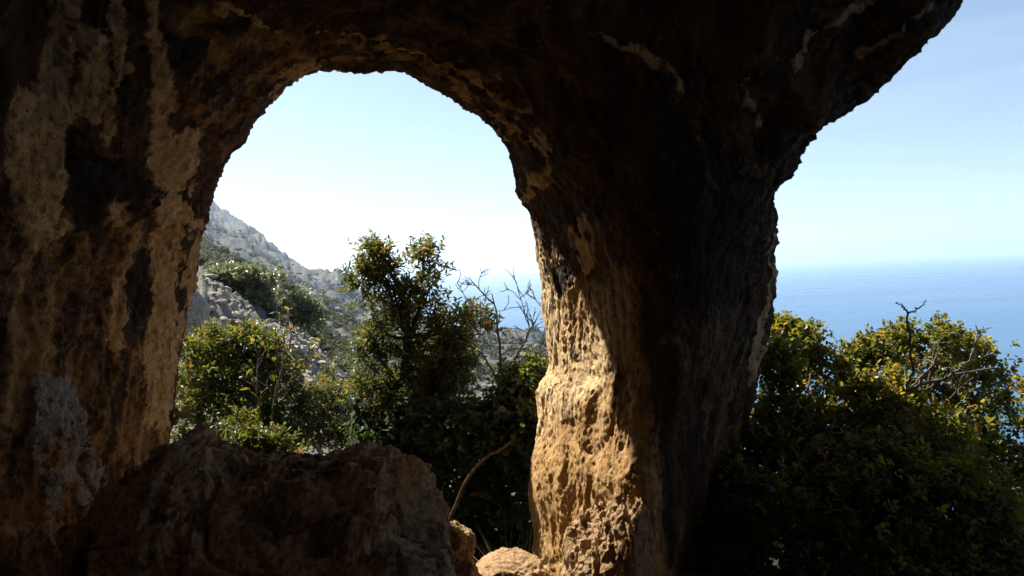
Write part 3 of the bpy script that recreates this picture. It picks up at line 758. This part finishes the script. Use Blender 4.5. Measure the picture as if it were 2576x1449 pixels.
plant('shrub', 'low dull green shrub between the yellow-green shrub and the tree trunk', 'shrub', G(800, 7.2),
      [ell(790, 1010, 7.2, 65, 55, 220), ell(850, 1020, 7.2, 50, 60, 180), ell(810, 1090, 7.0, 100, 60, 330), ell(830, 960, 7.6, 22, 45, 60), ell(745, 1080, 6.8, 70, 60, 200), ell(880, 1100, 6.9, 60, 60, 160)],
      M_LEAF_TREE, 8, 0.11, 0.042, 0.016, 5, trunk=[(px((800, 1260, 7.2), (805, 1100, 7.2), (800, 1000, 7.2)), 0.03, 0.01)], gap=0.05, tint=(0.45, 0.2), top_tint=0.25)
plant('shrub', 'small bright yellow-green shrub just behind the dip in the big dark boulder', 'shrub', G(650, 5.4),
      [ell(640, 1110, 5.4, 75, 42, 170), ell(700, 1130, 5.4, 55, 40, 110), ell(600, 1075, 5.5, 40, 32, 60), ell(650, 1190, 5.4, 110, 50, 120)],
      M_LEAF_YEL, 7, 0.10, 0.042, 0.02, 6, trunk=[(px((650, 1420, 5.4), (650, 1250, 5.4), (645, 1130, 5.4)), 0.02, 0.008)], tint=(0.55, 0.2), gap=0.14, gs=5)
plant('seedling', 'small bright green broad-leaved sprout at the foot of the left cave wall', 'sprout', G(450, 4.9),
      [ell(450, 1062, 4.9, 16, 20, 7)], M_LEAF_YEL, 4, 0.05, 0.075, 0.035, 7, trunk=[(px((452, 1300, 4.9), (452, 1180, 4.9), (450, 1070, 4.9)), 0.006, 0.003)], tint=(0.8, 0.06))

# bare twiggy sapling with a few yellow leaves
def bare(name, label, cat, foot, stems, mat, seed, depth=3, leafmat=None, spread=0.55, rscale=1.0, up=0.4, nmin=3, nmax=5):
    rng = np.random.RandomState(seed); root = empty(name, foot, label, cat); foot = np.array(foot, float); wd = Wood(); tips = []
    def grow(p0, d, ln, r_, lev):
        n = 5; pts = [p0]; dd = d.copy()
        for i in range(n):
            dd = unit(dd + rng.normal(size=3) * 0.2 + np.array([0, 0, up * 0.1])); pts.append(pts[-1] + dd * ln / n)
        wd.curve(np.array(pts) - foot, max(r_, 0.0045), max(r_ * 0.45, 0.0028), 8, 0, 5)
        if lev <= 0: tips.append(pts[-1]); return
        for k in range(rng.randint(nmin, nmax + 1)):
            t = rng.uniform(0.3, 1.0); i = min(int(t * n), n - 1); q = pts[i] + (pts[i + 1] - pts[i]) * (t * n - i)
            grow(q, unit(dd + rng.normal(size=3) * spread), ln * rng.uniform(0.4, 0.65), r_ * 0.5, lev - 1)
    for pl, a_, b_, br in stems:
        c = wd.curve(np.array(pl) - foot, a_, b_, 16, 0.006, 7, rng) + foot
        for t in br:
            i = int(t * 14); d = unit(c[i + 1] - c[i])
            grow(c[i], unit(d + rng.normal(size=3) * spread), rng.uniform(0.28, 0.5) * rscale, a_ * 0.45, depth - 1)
    wd.build('branches', mat, root)
    if leafmat is not None and tips:
        tp = np.array(tips); n = len(tp)
        leaf_mesh('leaves', tp - foot, rng.normal(size=(n, 3)) + np.array([0, 0, -.3]), rng.normal(size=(n, 3)) + np.array([0, 0, .5]),
                  rng.uniform(.04, .09, n), rng.uniform(.02, .04, n), np.clip(rng.normal(.8, .1, n), 0, 1), leafmat, root)
    return root
bare('bare_sapling', 'thin bare sapling with a few yellow leaves among the left shrubs', 'sapling', G(700, 6.3),
     [(px((680, 1200, 6.3), (690, 1000, 6.3), (720, 900, 6.3), (745, 820, 6.3)), 0.012, 0.004, (.4, .55, .7, .8, .9)), (px((690, 1000, 6.3), (740, 950, 6.3), (800, 900, 6.3)), 0.008, 0.003, (.4, .6, .8)),
      (px((680, 1200, 6.3), (655, 1050, 6.2), (645, 960, 6.2), (665, 880, 6.2)), 0.009, 0.003, (.5, .8))], M_PALEBARK, 3, 2, M_LEAF_YEL, 0.5, 0.8)
bare('dead_tree', 'leafless grey dead tree with forking twigs against the sea beside the pillar', 'dead tree', G(1260, 7.0),
     [(px((1262, 1180, 7), (1265, 1000, 7), (1258, 880, 7), (1250, 790, 7), (1238, 740, 7)), 0.022, 0.005, (.55, .65, .75, .85, .95)),
      (px((1265, 1000, 7), (1300, 900, 7), (1330, 830, 7), (1325, 760, 7)), 0.014, 0.004, (.4, .55, .7, .85)),
      (px((1265, 1000, 7), (1220, 900, 7), (1170, 850, 7), (1150, 760, 7)), 0.012, 0.003, (.5, .7, .85)),
      (px((1265, 1000, 7), (1220, 980, 6.9), (1180, 960, 6.8), (1150, 920, 6.8)), 0.012, 0.003, (.4, .6, .8)),
      (px((1265, 1000, 7), (1320, 930, 7), (1360, 870, 7), (1375, 800, 7)), 0.011, 0.003, (.5, .7))], M_BARK, 12, 3, None, 0.6, 0.95, 0.5, 2, 4)

# dark creeper under the tree and beside the pillar
Y = 5.7
plant('creeper_shrub', 'dark creeper-covered shrub with a pale leaning stem below the tall tree', 'shrub', G(1130, Y),
      [ell(960, 1090, Y + .5, 70, 60, 160), ell(1050, 1080, Y + .3, 100, 70, 300), ell(1180, 1080, Y + .2, 120, 80, 360), ell(1280, 1100, Y + .1, 80, 100, 280), ell(1000, 1190, Y + .5, 120, 80, 240),
       ell(1140, 1200, Y + .3, 150, 100, 420), ell(1270, 1230, Y + .2, 90, 110, 320), ell(1090, 1320, Y + .5, 150, 90, 300), ell(1240, 1340, Y + .4, 110, 80, 260), ell(1200, 1430, Y + .1, 140, 70, 300), ell(1310, 1380, Y + .2, 60, 80, 160)],
      M_LEAF_DARK, 6, 0.15, 0.06, 0.042, 8, trunk=[(px((1120, 1350, 5.2), (1148, 1265, 5.15), (1190, 1185, 5.1), (1245, 1138, 5.15), (1300, 1100, 5.5)), 0.015, 0.010)], bark=M_BARK, auto=False, droop=0.5, tint=(0.35, 0.22), top_tint=0.3)
plant('creeper_shrub', 'sunlit green creeper with glossy heart-shaped leaves against the left edge of the pillar', 'shrub', G(1310, 5.9),
      [ell(1300, 960, 5.9, 50, 40, 90), ell(1340, 990, 5.9, 40, 50, 90), ell(1280, 1030, 5.8, 60, 55, 130), ell(1335, 1080, 5.6, 40, 70, 110), ell(1350, 935, 6.0, 40, 28, 50)],
      M_LEAF_YEL, 5, 0.13, 0.062, 0.046, 9, trunk=[(px((1320, 1420, 5.9), (1325, 1200, 5.8), (1310, 960, 5.9)), 0.014, 0.006)], droop=0.4, tint=(0.45, 0.2))

# the bush on the outcrop
Y = 15.5
plant('shrub', 'grey-green glossy shrub standing on the pale rocky outcrop below the far hill', 'shrub', G(680, Y),
      [ell(560, 705, Y, 55, 32, 170), ell(620, 710, Y, 60, 42, 260), ell(690, 730, Y, 60, 48, 280), ell(640, 765, Y, 75, 45, 260), ell(740, 770, Y, 60, 45, 240), ell(780, 800, Y, 45, 38, 150), ell(700, 800, Y, 60, 38, 160), ell(560, 740, Y, 40, 32, 90)],
      M_LEAF_GREY, 8, 0.22, 0.085, 0.045, 10, trunk=[(px((680, 870, Y), (670, 800, Y), (660, 740, Y)), 0.07, 0.03)], tint=(0.45, 0.25), twigr=0.004, gap=0.06, gs=1.3)

# bush right of the pillar
Y = 5.4
plant('large_bush', 'large rounded bush with golden sunlit top leaves right of the pillar', 'bush', G(2250, Y),
      [ell(2250, 870, Y + .5, 85, 55, 210), ell(2330, 850, Y + .5, 80, 50, 200), ell(2430, 890, Y + .6, 90, 55, 200), ell(2180, 890, Y + .1, 60, 50, 150), ell(2300, 950, Y + .3, 130, 70, 300), ell(2460, 960, Y + .6, 85, 60, 170),
       ell(2200, 1010, Y - .5, 120, 80, 340), ell(2400, 1050, Y + .1, 130, 70, 260), ell(2505, 1050, Y + .6, 50, 50, 80), ell(2540, 1010, Y + .6, 22, 20, 18), ell(2300, 1100, Y - .8, 170, 90, 420), ell(2450, 1180, Y + .2, 110, 80, 320), ell(2200, 1200, Y - 1.1, 200, 110, 700), ell(2100, 1300, Y - 1.3, 260, 130, 700), ell(2350, 1250, Y - 1.2, 200, 110, 500), ell(2250, 1460, Y - 1.5, 260, 110, 600), ell(2400, 1130, Y, 150, 90, 420),
       ell(2420, 1310, Y - 1.2, 170, 100, 420), ell(2550, 1330, Y - .3, 110, 110, 420), ell(2550, 1230, Y + .5, 90, 80, 300), ell(2480, 1400, Y - 1.2, 160, 90, 420), ell(2200, 1370, Y - 1.3, 220, 110, 340), ell(2450, 1430, Y - 1.4, 180, 90, 300)],
      M_LEAF_GOLD, 6, 0.10, 0.046, 0.030, 13,
      trunk=[(px((2250, 1600, Y), (2240, 1300, Y), (2280, 1080, Y)), 0.05, 0.025)],
      limbs=[(px((2280, 1080, Y), (2330, 980, Y), (2350, 880, Y)), 0.02, 0.007), (px((2260, 1150, Y), (2380, 1040, Y), (2450, 950, Y)), 0.02, 0.007), (px((2250, 1200, Y), (2200, 1000, Y), (2200, 900, Y)), 0.02, 0.007)],
      gap=0.07, tint=(0.48, 0.22), top_tint=0.3, twigr=0.003)
plant('large_bush', 'dark green bush growing against the right edge of the pillar', 'bush', G(1980, 4.9),
      [ell(1965, 830, 5.9, 45, 40, 130), ell(2020, 865, 5.7, 55, 50, 190), ell(2080, 895, 5.7, 60, 45, 180), ell(2130, 930, 5.6, 50, 50, 150), ell(1960, 920, 5.2, 60, 70, 230), ell(2060, 970, 5.6, 100, 70, 340), ell(1960, 1050, 5.2, 90, 90, 360), ell(2090, 1100, 5.2, 120, 100, 420),
       ell(1920, 1200, 4.6, 130, 120, 560), ell(1990, 1120, 4.9, 130, 110, 420), ell(1950, 1430, 4.1, 220, 120, 620), ell(1850, 1280, 4.2, 110, 120, 420), ell(2060, 1290, 4.5, 150, 110, 400), ell(1880, 1380, 4.1, 140, 110, 300), ell(2060, 822, 5.9, 16, 20, 14), ell(2180, 1400, 4.4, 200, 120, 520)],
      M_LEAF_GOLD, 6, 0.10, 0.046, 0.030, 14, trunk=[(px((1980, 1600, 4.9), (1990, 1300, 4.9), (1980, 1090, 5.0)), 0.045, 0.012)], gap=0.07, tint=(0.38, 0.22), top_tint=0.4)
plant('shrub', 'sprig of reddish leaves at the right picture edge over the sea', 'shrub', G(2610, 5.2),
      [ell(2590, 985, 5.2, 22, 30, 24), ell(2600, 1080, 5.2, 30, 36, 40), ell(2600, 1180, 5.2, 50, 60, 90), ell(2640, 1300, 5.1, 80, 90, 140)], M_LEAF_GOLD, 6, 0.10, 0.046, 0.030, 15, tint=(0.75, 0.15),
      trunk=[(px((2620, 1600, 5.2), (2620, 1300, 5.2), (2600, 1000, 5.2)), 0.02, 0.006)])
bare('dead_branch', 'pale forked dead branch sticking up through the golden bush', 'branch', P(2120, 1060, 4.75),
     [(px((2120, 1060, 4.75), (2220, 1010, 4.72), (2280, 985, 4.7), (2380, 950, 4.7), (2500, 925, 4.75)), 0.020, 0.005, (.5, .65, .8, .9)),
      (px((2280, 985, 4.7), (2295, 930, 4.6), (2287, 860, 4.55), (2285, 785, 4.5)), 0.011, 0.006, ()),
      (px((2285, 785, 4.5), (2270, 772, 4.5), (2256, 760, 4.5)), 0.006, 0.003, ()), (px((2285, 785, 4.5), (2310, 780, 4.5), (2330, 755, 4.5)), 0.006, 0.003, ()),
      (px((2280, 985, 4.7), (2350, 910, 4.7), (2370, 850, 4.7)), 0.008, 0.003, (.5, .8)), (px((2280, 985, 4.7), (2340, 985, 4.7), (2400, 1010, 4.7), (2440, 1060, 4.75)), 0.008, 0.003, (.3, .5, .7, .9)),
      (px((2380, 950, 4.7), (2440, 900, 4.7), (2460, 830, 4.7)), 0.007, 0.003, (.5, .8))], M_PALEBARK, 21, 2, None, 0.5, 0.42)

# ------------------------------------------------------------------ boulders and stones
def blob(name, c, rad, mat, seed, n=5, rough=0.16, freq=1.6, parent=None, rot=0.0, face=0.0):
    import bmesh
    bm = bmesh.new(); bmesh.ops.create_icosphere(bm, subdivisions=n, radius=1.0)
    V = np.array([x.co[:] for x in bm.verts]); Fc = np.array([[x.index for x in f.verts] for f in bm.faces]); bm.free()
    rng = np.random.RandomState(seed)
    if face:                                    # flat broken faces
        for _ in range(9):
            d = unit(rng.normal(size=3)); h = rng.uniform(0.62, 0.9); ex = np.maximum(V @ d - h, 0); V = V - ex[:, None] * d * face
    dv = 1 + rough * fbm(V * freq + seed * 3.7, 4, 0.55) + rough * 0.4 * fbm(V * freq * 3.2 + seed, 3, 0.6, True)
    V = V * dv[:, None] * np.array(rad)
    ca, sa = math.cos(rot), math.sin(rot); V = V @ np.array([[ca, sa, 0], [-sa, ca, 0], [0, 0, 1]])
    o = mesh_np(name, V, Fc, 3, mat, parent); o.location = Vector(c); return o

# the long boulder across the foot of the arch: its crest rises at the left and breaks off at the right
crest = [(235, 1360), (265, 1250), (305, 1170), (400, 1118), (465, 1082), (492, 1068), (515, 1088), (580, 1118), (650, 1138), (750, 1133), (850, 1128), (930, 1112), (985, 1118), (1030, 1150), (1060, 1210), (1085, 1262), (1105, 1320), (1135, 1400), (1170, 1520), (1190, 1640)]
cx = np.array([c[0] for c in crest], float); cvv = np.array([c[1] for c in crest], float)
YB = 3.15; na, nb_ = 420, 210
us = np.linspace(235, 1190, na); top = np.array([P(a_, np.interp(a_, cx, cvv), YB) for a_ in us])
th = np.linspace(-0.12, math.pi + 0.12, nb_)
zb = -0.35; half = 0.30 + 0.42 * np.clip((top[:, 2] - zb) / 1.1, 0, 1)
BV = np.zeros((na, nb_, 3))
BV[..., 0] = top[:, None, 0]
BV[..., 1] = top[:, None, 1] - half[:, None] * np.where(np.cos(th) < 0, 0.55, 1.0) * np.sign(np.cos(th)) * np.abs(np.cos(th)) ** 0.85
BV[..., 2] = zb + (top[:, None, 2] - zb) * np.sign(np.sin(th)) * np.abs(np.sin(th)) ** 0.62
BV = BV.reshape(-1, 3)
ii = np.arange(na * nb_).reshape(na, nb_); BQ = np.stack([ii[:-1, :-1], ii[1:, :-1], ii[1:, 1:], ii[:-1, 1:]], -1).reshape(-1, 4)
bn = vnormals(BV, BQ)
if (bn[:, 2].mean() < 0): BQ = BQ[:, ::-1]; bn = -bn
dsp = 0.13 * fbm(BV * np.array([1.7, 1.7, 2.3]) + 13, 2) * (1 - 0.6 * np.clip(bn[:, 2], 0, 1)) + (0.05 * fbm(BV * 3.6 + 3, 3, 0.5, True) + 0.018 * fbm(BV * np.array([6, 6, 4.5]) + 9, 4, 0.6, True)) * (1 - 0.5 * np.clip(bn[:, 2], 0, 1)) + 0.010 * fbm(BV * 22, 3, 0.6, True)
bw = BV + 0.1 * np.stack([noise(BV * 3), noise(BV * 3 + 9), noise(BV * 3 + 19)], 1)
tr_ = fbm(bw * np.array([2.2, 2.2, 3.2]) + 71, 3, 0.5) * 4.5; dsp = dsp + 0.03 * (np.floor(tr_) + sst(0.4, 0.6, tr_ - np.floor(tr_)) - tr_) * (1 - 0.6 * np.clip(bn[:, 2], 0, 1))
dsp = dsp - 0.035 * np.clip(0.06 - np.abs(noise(bw * np.array([2.0, 2.0, 2.8]) + 47)), 0, 0.06) / 0.06
BV = BV + bn * (dsp - 0.03)[:, None]
tag(mesh_np('boulder', BV, BQ, 4, M_BIG), 'long dark brown boulder lying across the foot of the arch', 'boulder')
tag(blob('boulder', P(1288, 1478, 3.9), (0.24, 0.27, 0.20), M_OCHRE, 5, 6, 0.09, 1.5, face=0.7), 'rounded sunlit ochre boulder on the floor left of the pillar foot', 'boulder')
tag(blob('rock', P(1148, 1375, 3.75), (0.10, 0.12, 0.13), M_OCHRE, 6, 5, 0.16, 1.8, face=0.8), 'sunlit block on the right end of the long boulder', 'rock')
tag(blob('rock', P(1160, 1470, 3.68), (0.12, 0.14, 0.15), M_OCHRE, 9, 5, 0.16, 1.8, face=0.8), 'lowest ochre block below the sunlit block on the long boulder', 'rock')
tag(blob('rock', P(1098, 1290, 3.6), (0.07, 0.08, 0.06), M_BOULDER, 8, 4, 0.2, 1.8, face=0.8), 'small brown stone wedged on the sloping right end of the long boulder', 'rock')
# jagged outcrop at the foot of the pillar
def spur():
    ridge = [(1405, 1500), (1432, 1420), (1446, 1345), (1470, 1318), (1478, 1335), (1500, 1292), (1524, 1300), (1532, 1268), (1552, 1282), (1562, 1240), (1580, 1250), (1590, 1212), (1604, 1205), (1614, 1270), (1622, 1380), (1632, 1540)]
    rx = np.array([q[0] for q in ridge], float); rv = np.array([q[1] for q in ridge], float)
    n1_, n2_ = 190, 150
    V = np.zeros((n1_, n2_, 3)); b = np.linspace(-0.12, 1, n2_); bb = np.clip(b, 0, 1)
    for i, uu in enumerate(np.linspace(1405, 1632, n1_)):
        yb_ = 3.9 - 0.10 * sst(1440, 1600, uu); tp = P(uu, np.interp(uu, rx, rv) - 26, yb_)
        V[i, :, 0] = tp[0] - 0.10 * bb + 0.02 * np.sin(9 * bb + uu * 0.05); V[i, :, 1] = yb_ - 0.55 * b
        V[i, :, 2] = np.maximum(tp[2] - 0.16 * bb - 0.5 * bb ** 2.5 - 6 * np.maximum(0, -b), -0.35)
    V = V.reshape(-1, 3); ii = np.arange(n1_ * n2_).reshape(n1_, n2_); q = np.stack([ii[:-1, :-1], ii[1:, :-1], ii[1:, 1:], ii[:-1, 1:]], -1).reshape(-1, 4)
    nn = vnormals(V, q)
    if nn[:, 2].mean() < 0: q = q[:, ::-1]; nn = -nn
    V = V + nn * (0.026 * fbm(V * np.array([16, 9, 6]), 4, 0.6, True) + 0.02 * fbm(V * 8, 3))[:, None]
    return mesh_np('rock_spur', V, q, 4, M_OCHRE)
tag(spur(), 'jagged sunlit rock spur leaning against the foot of the pillar', 'rock spur')
rng = np.random.RandomState(31)
proto = blob('stone', (0, 0, 0), (1, 0.85, 0.65), M_OCHRE, 12, 3, 0.16, 1.6, face=0.85)
proto2 = blob('stone', (0, 0, 0), (0.8, 1, 0.6), M_OCHRE, 14, 3, 0.2, 1.7, face=0.85)
protos = [proto.data, proto2.data]
for i in range(26):
    o = (proto, proto2)[i] if i < 2 else proto.copy()
    if i > 1: COL.objects.link(o)
    o.data = protos[i % 2]
    u_ = rng.uniform(1325, 1450); y_ = rng.uniform(3.75, 4.6); s_ = rng.uniform(0.015, 0.045) * (1.5 if i < 4 else 1)
    g_ = G(u_, y_); o.location = Vector(g_ + np.array([0, 0, s_ * 0.35])); o.scale = (s_,) * 3; o.rotation_euler = (rng.uniform(-.4, .4), rng.uniform(-.4, .4), rng.uniform(0, 6.3))
    tag(o, 'small ochre stone in the sunlit rubble at the foot of the pillar', 'stone', 'stones at the foot of the pillar')

# dry grass and stalks
def grass(name, foot_u, foot_y, n, h, seed, spread, mat=M_GRASS):
    rng = np.random.RandomState(seed); c = G(foot_u, foot_y); Vs = []; Qs = []; tn = []
    for i in range(n):
        b = c + np.array([rng.normal() * spread, rng.normal() * spread * 0.7, 0]); d = unit(np.array([rng.normal() * 0.5, rng.normal() * 0.5, 1.0])); hh = h * rng.uniform(0.45, 1.1)
        t = np.linspace(0, 1, 6); pts_ = b + d * (t * hh)[:, None] + np.array([d[0], d[1], -0.35]) * (t ** 2.2 * hh * 0.6)[:, None]
        s_ = unit(np.cross(d, rng.normal(size=3))) * 0.0048; wv_ = (1 - t * 0.85)[:, None]
        o_ = sum(len(x) for x in Vs); Vs.append(np.stack([pts_ - s_ * wv_, pts_ + s_ * wv_], 1).reshape(-1, 3)); k_ = np.arange(5)[:, None] * 2 + o_
        Qs.append(k_ + np.array([[0, 1, 3, 2]])); tn += [rng.uniform(0, 1)] * 12
    return mesh_np(name, np.concatenate(Vs) - c, np.concatenate(Qs), 4, mat, None, False, {'tint': np.array(tn)}), c
o, c = grass('grass_tuft', 1280, 4.6, 420, 1.0, 3, 0.15); o.location = Vector(c)
tag(o, 'tuft of thin dry grass below the creeper, left of the pillar foot', 'grass tuft')
o, c = grass('grass_tuft', 1225, 5.2, 160, 0.5, 5, 0.12); o.location = Vector(c)
tag(o, 'darker grass tuft in shade beside the pale leaning stem', 'grass tuft')
wd = Wood(); b = G(1428, 3.7)
wd.curve(np.array([[0, 0, 0], P(1424, 1420, 3.7) - b, P(1412, 1372, 3.7) - b]), 0.003, 0.0015, 8, 0.002, 4, np.random.RandomState(1)); wd.curve(np.array([P(1412, 1372, 3.7) - b, P(1398, 1365, 3.7) - b]), 0.002, 0.001, 4, 0, 4)
o = wd.build('dry_stalk', M_PALEBARK); o.location = Vector(b); tag(o, 'thin dry plant stalk in front of the sunlit pillar foot', 'stalk')

# ------------------------------------------------------------------ hillside scrub and rocks, too many to count
rng = np.random.RandomState(77)
def scatter(n, r0_, r1_, u0_, u1_, size, seed, veg=True):
    rng = np.random.RandomState(seed)
    y_ = np.exp(rng.uniform(math.log(r0_), math.log(r1_), n)); u_ = rng.uniform(u0_, u1_, n); x_ = (u_ - 1288) / FPX * y_
    keep = noise(np.stack([x_ / 14, y_ / 14, x_ * 0 + 3], 1)) > (-0.12 if veg else -0.3)
    x_, y_ = x_[keep], y_[keep]
    return np.stack([x_, y_, ground_z(x_, y_)], 1), size * rng.uniform(0.45, 1.3, len(x_)) * np.clip(y_ / 60, 0.55, 1.9)
p, s = scatter(4200, 24, 660, 420, 1420, 0.62, 5)
nl = 46; n = len(p); d = unit(rng.normal(size=(n, nl, 3))); d[..., 2] = np.abs(d[..., 2]) * 0.75
pos = p[:, None] + d * s[:, None, None] * rng.uniform(.55, 1.0, (n, nl, 1)) * (1 + .3 * rng.normal(size=(n, 1, 3)) * np.array([1, 1, .4]))
tn = np.clip(rng.normal(0.45, 0.2, (n, 1)) + rng.normal(0, .12, (n, nl)), 0, 1)
o = leaf_mesh('hillside_scrub', pos.reshape(-1, 3), (rng.normal(size=(n, nl, 3)) + d).reshape(-1, 3), (d + .5 * rng.normal(size=(n, nl, 3))).reshape(-1, 3),
              np.repeat(s * 0.5, nl), np.repeat(s * 0.36, nl), tn.ravel(), M_SCRUB)
kind(o, 'stuff')
import bmesh
bm = bmesh.new(); bmesh.ops.create_icosphere(bm, subdivisions=2, radius=1.0)
iv = np.array([x.co[:] for x in bm.verts]); fi = np.array([[x.index for x in f.verts] for f in bm.faces]); bm.free()
def rock_field_mesh(name, p, s, mat, flat):
    n = len(p); sc3 = s[:, None] * rng.uniform(.5, 1.3, (n, 3)) * np.array([1, 1, flat])
    an = rng.uniform(0, 6.28, n); sh = iv[None] * (1 + 0.38 * noise((iv[None] * 1.4 + p[:, None] * 3.1).reshape(-1, 3)).reshape(n, -1, 1))
    sh = sh * sc3[:, None]; sh = np.stack([sh[..., 0] * np.cos(an)[:, None] - sh[..., 1] * np.sin(an)[:, None], sh[..., 0] * np.sin(an)[:, None] + sh[..., 1] * np.cos(an)[:, None], sh[..., 2]], -1) + p[:, None]
    kind(mesh_np(name, sh.reshape(-1, 3), (fi[None] + (np.arange(n) * len(iv))[:, None, None]).reshape(-1, 3), 3, mat, None, False), 'stuff')
p, s = scatter(2600, 26, 640, 420, 1420, 0.42, 8, False)
rock_field_mesh('hillside_rocks', p, s, M_SCREE, 0.7)
p, s = scatter(1100, 10.2, 26, 430, 1000, 0.17, 9, False)
rock_field_mesh('outcrop_rubble', p, s, M_LIME, 0.75)
tag(blob('boulder', P(484, 790, 10.5), (0.19, 0.4, 0.5), M_LIME, 18, 5, 0.14, 1.4, face=0.6), 'grey upright boulder outside, next to the edge of the left cave wall', 'boulder')

# ------------------------------------------------------------------ haze
def haze():
    mt, t, N, L = mat_new('sea_haze')
    v_ = N('ShaderNodeVolumePrincipled'); o = N('ShaderNodeOutputMaterial')
    v_.inputs['Color'].default_value = (0.55, 0.72, 0.91, 1); v_.inputs['Density'].default_value = 2.3e-4; v_.inputs['Anisotropy'].default_value = 0.3
    L(v_.outputs[0], o.inputs['Volume'])
    b = 61000.0; z0, z1 = SEA_Z - 1, 110.0; y0_ = -2500
    V = np.array([[-b, y0_, z0], [b, y0_, z0], [b, b, z0], [-b, b, z0], [-b, y0_, z1], [b, y0_, z1], [b, b, z1], [-b, b, z1]])
    q = np.array([[0, 3, 2, 1], [4, 5, 6, 7], [0, 1, 5, 4], [1, 2, 6, 5], [2, 3, 7, 6], [3, 0, 4, 7]])
    kind(mesh_np('haze', V, q, 4, mt, None, False), 'stuff')
haze()
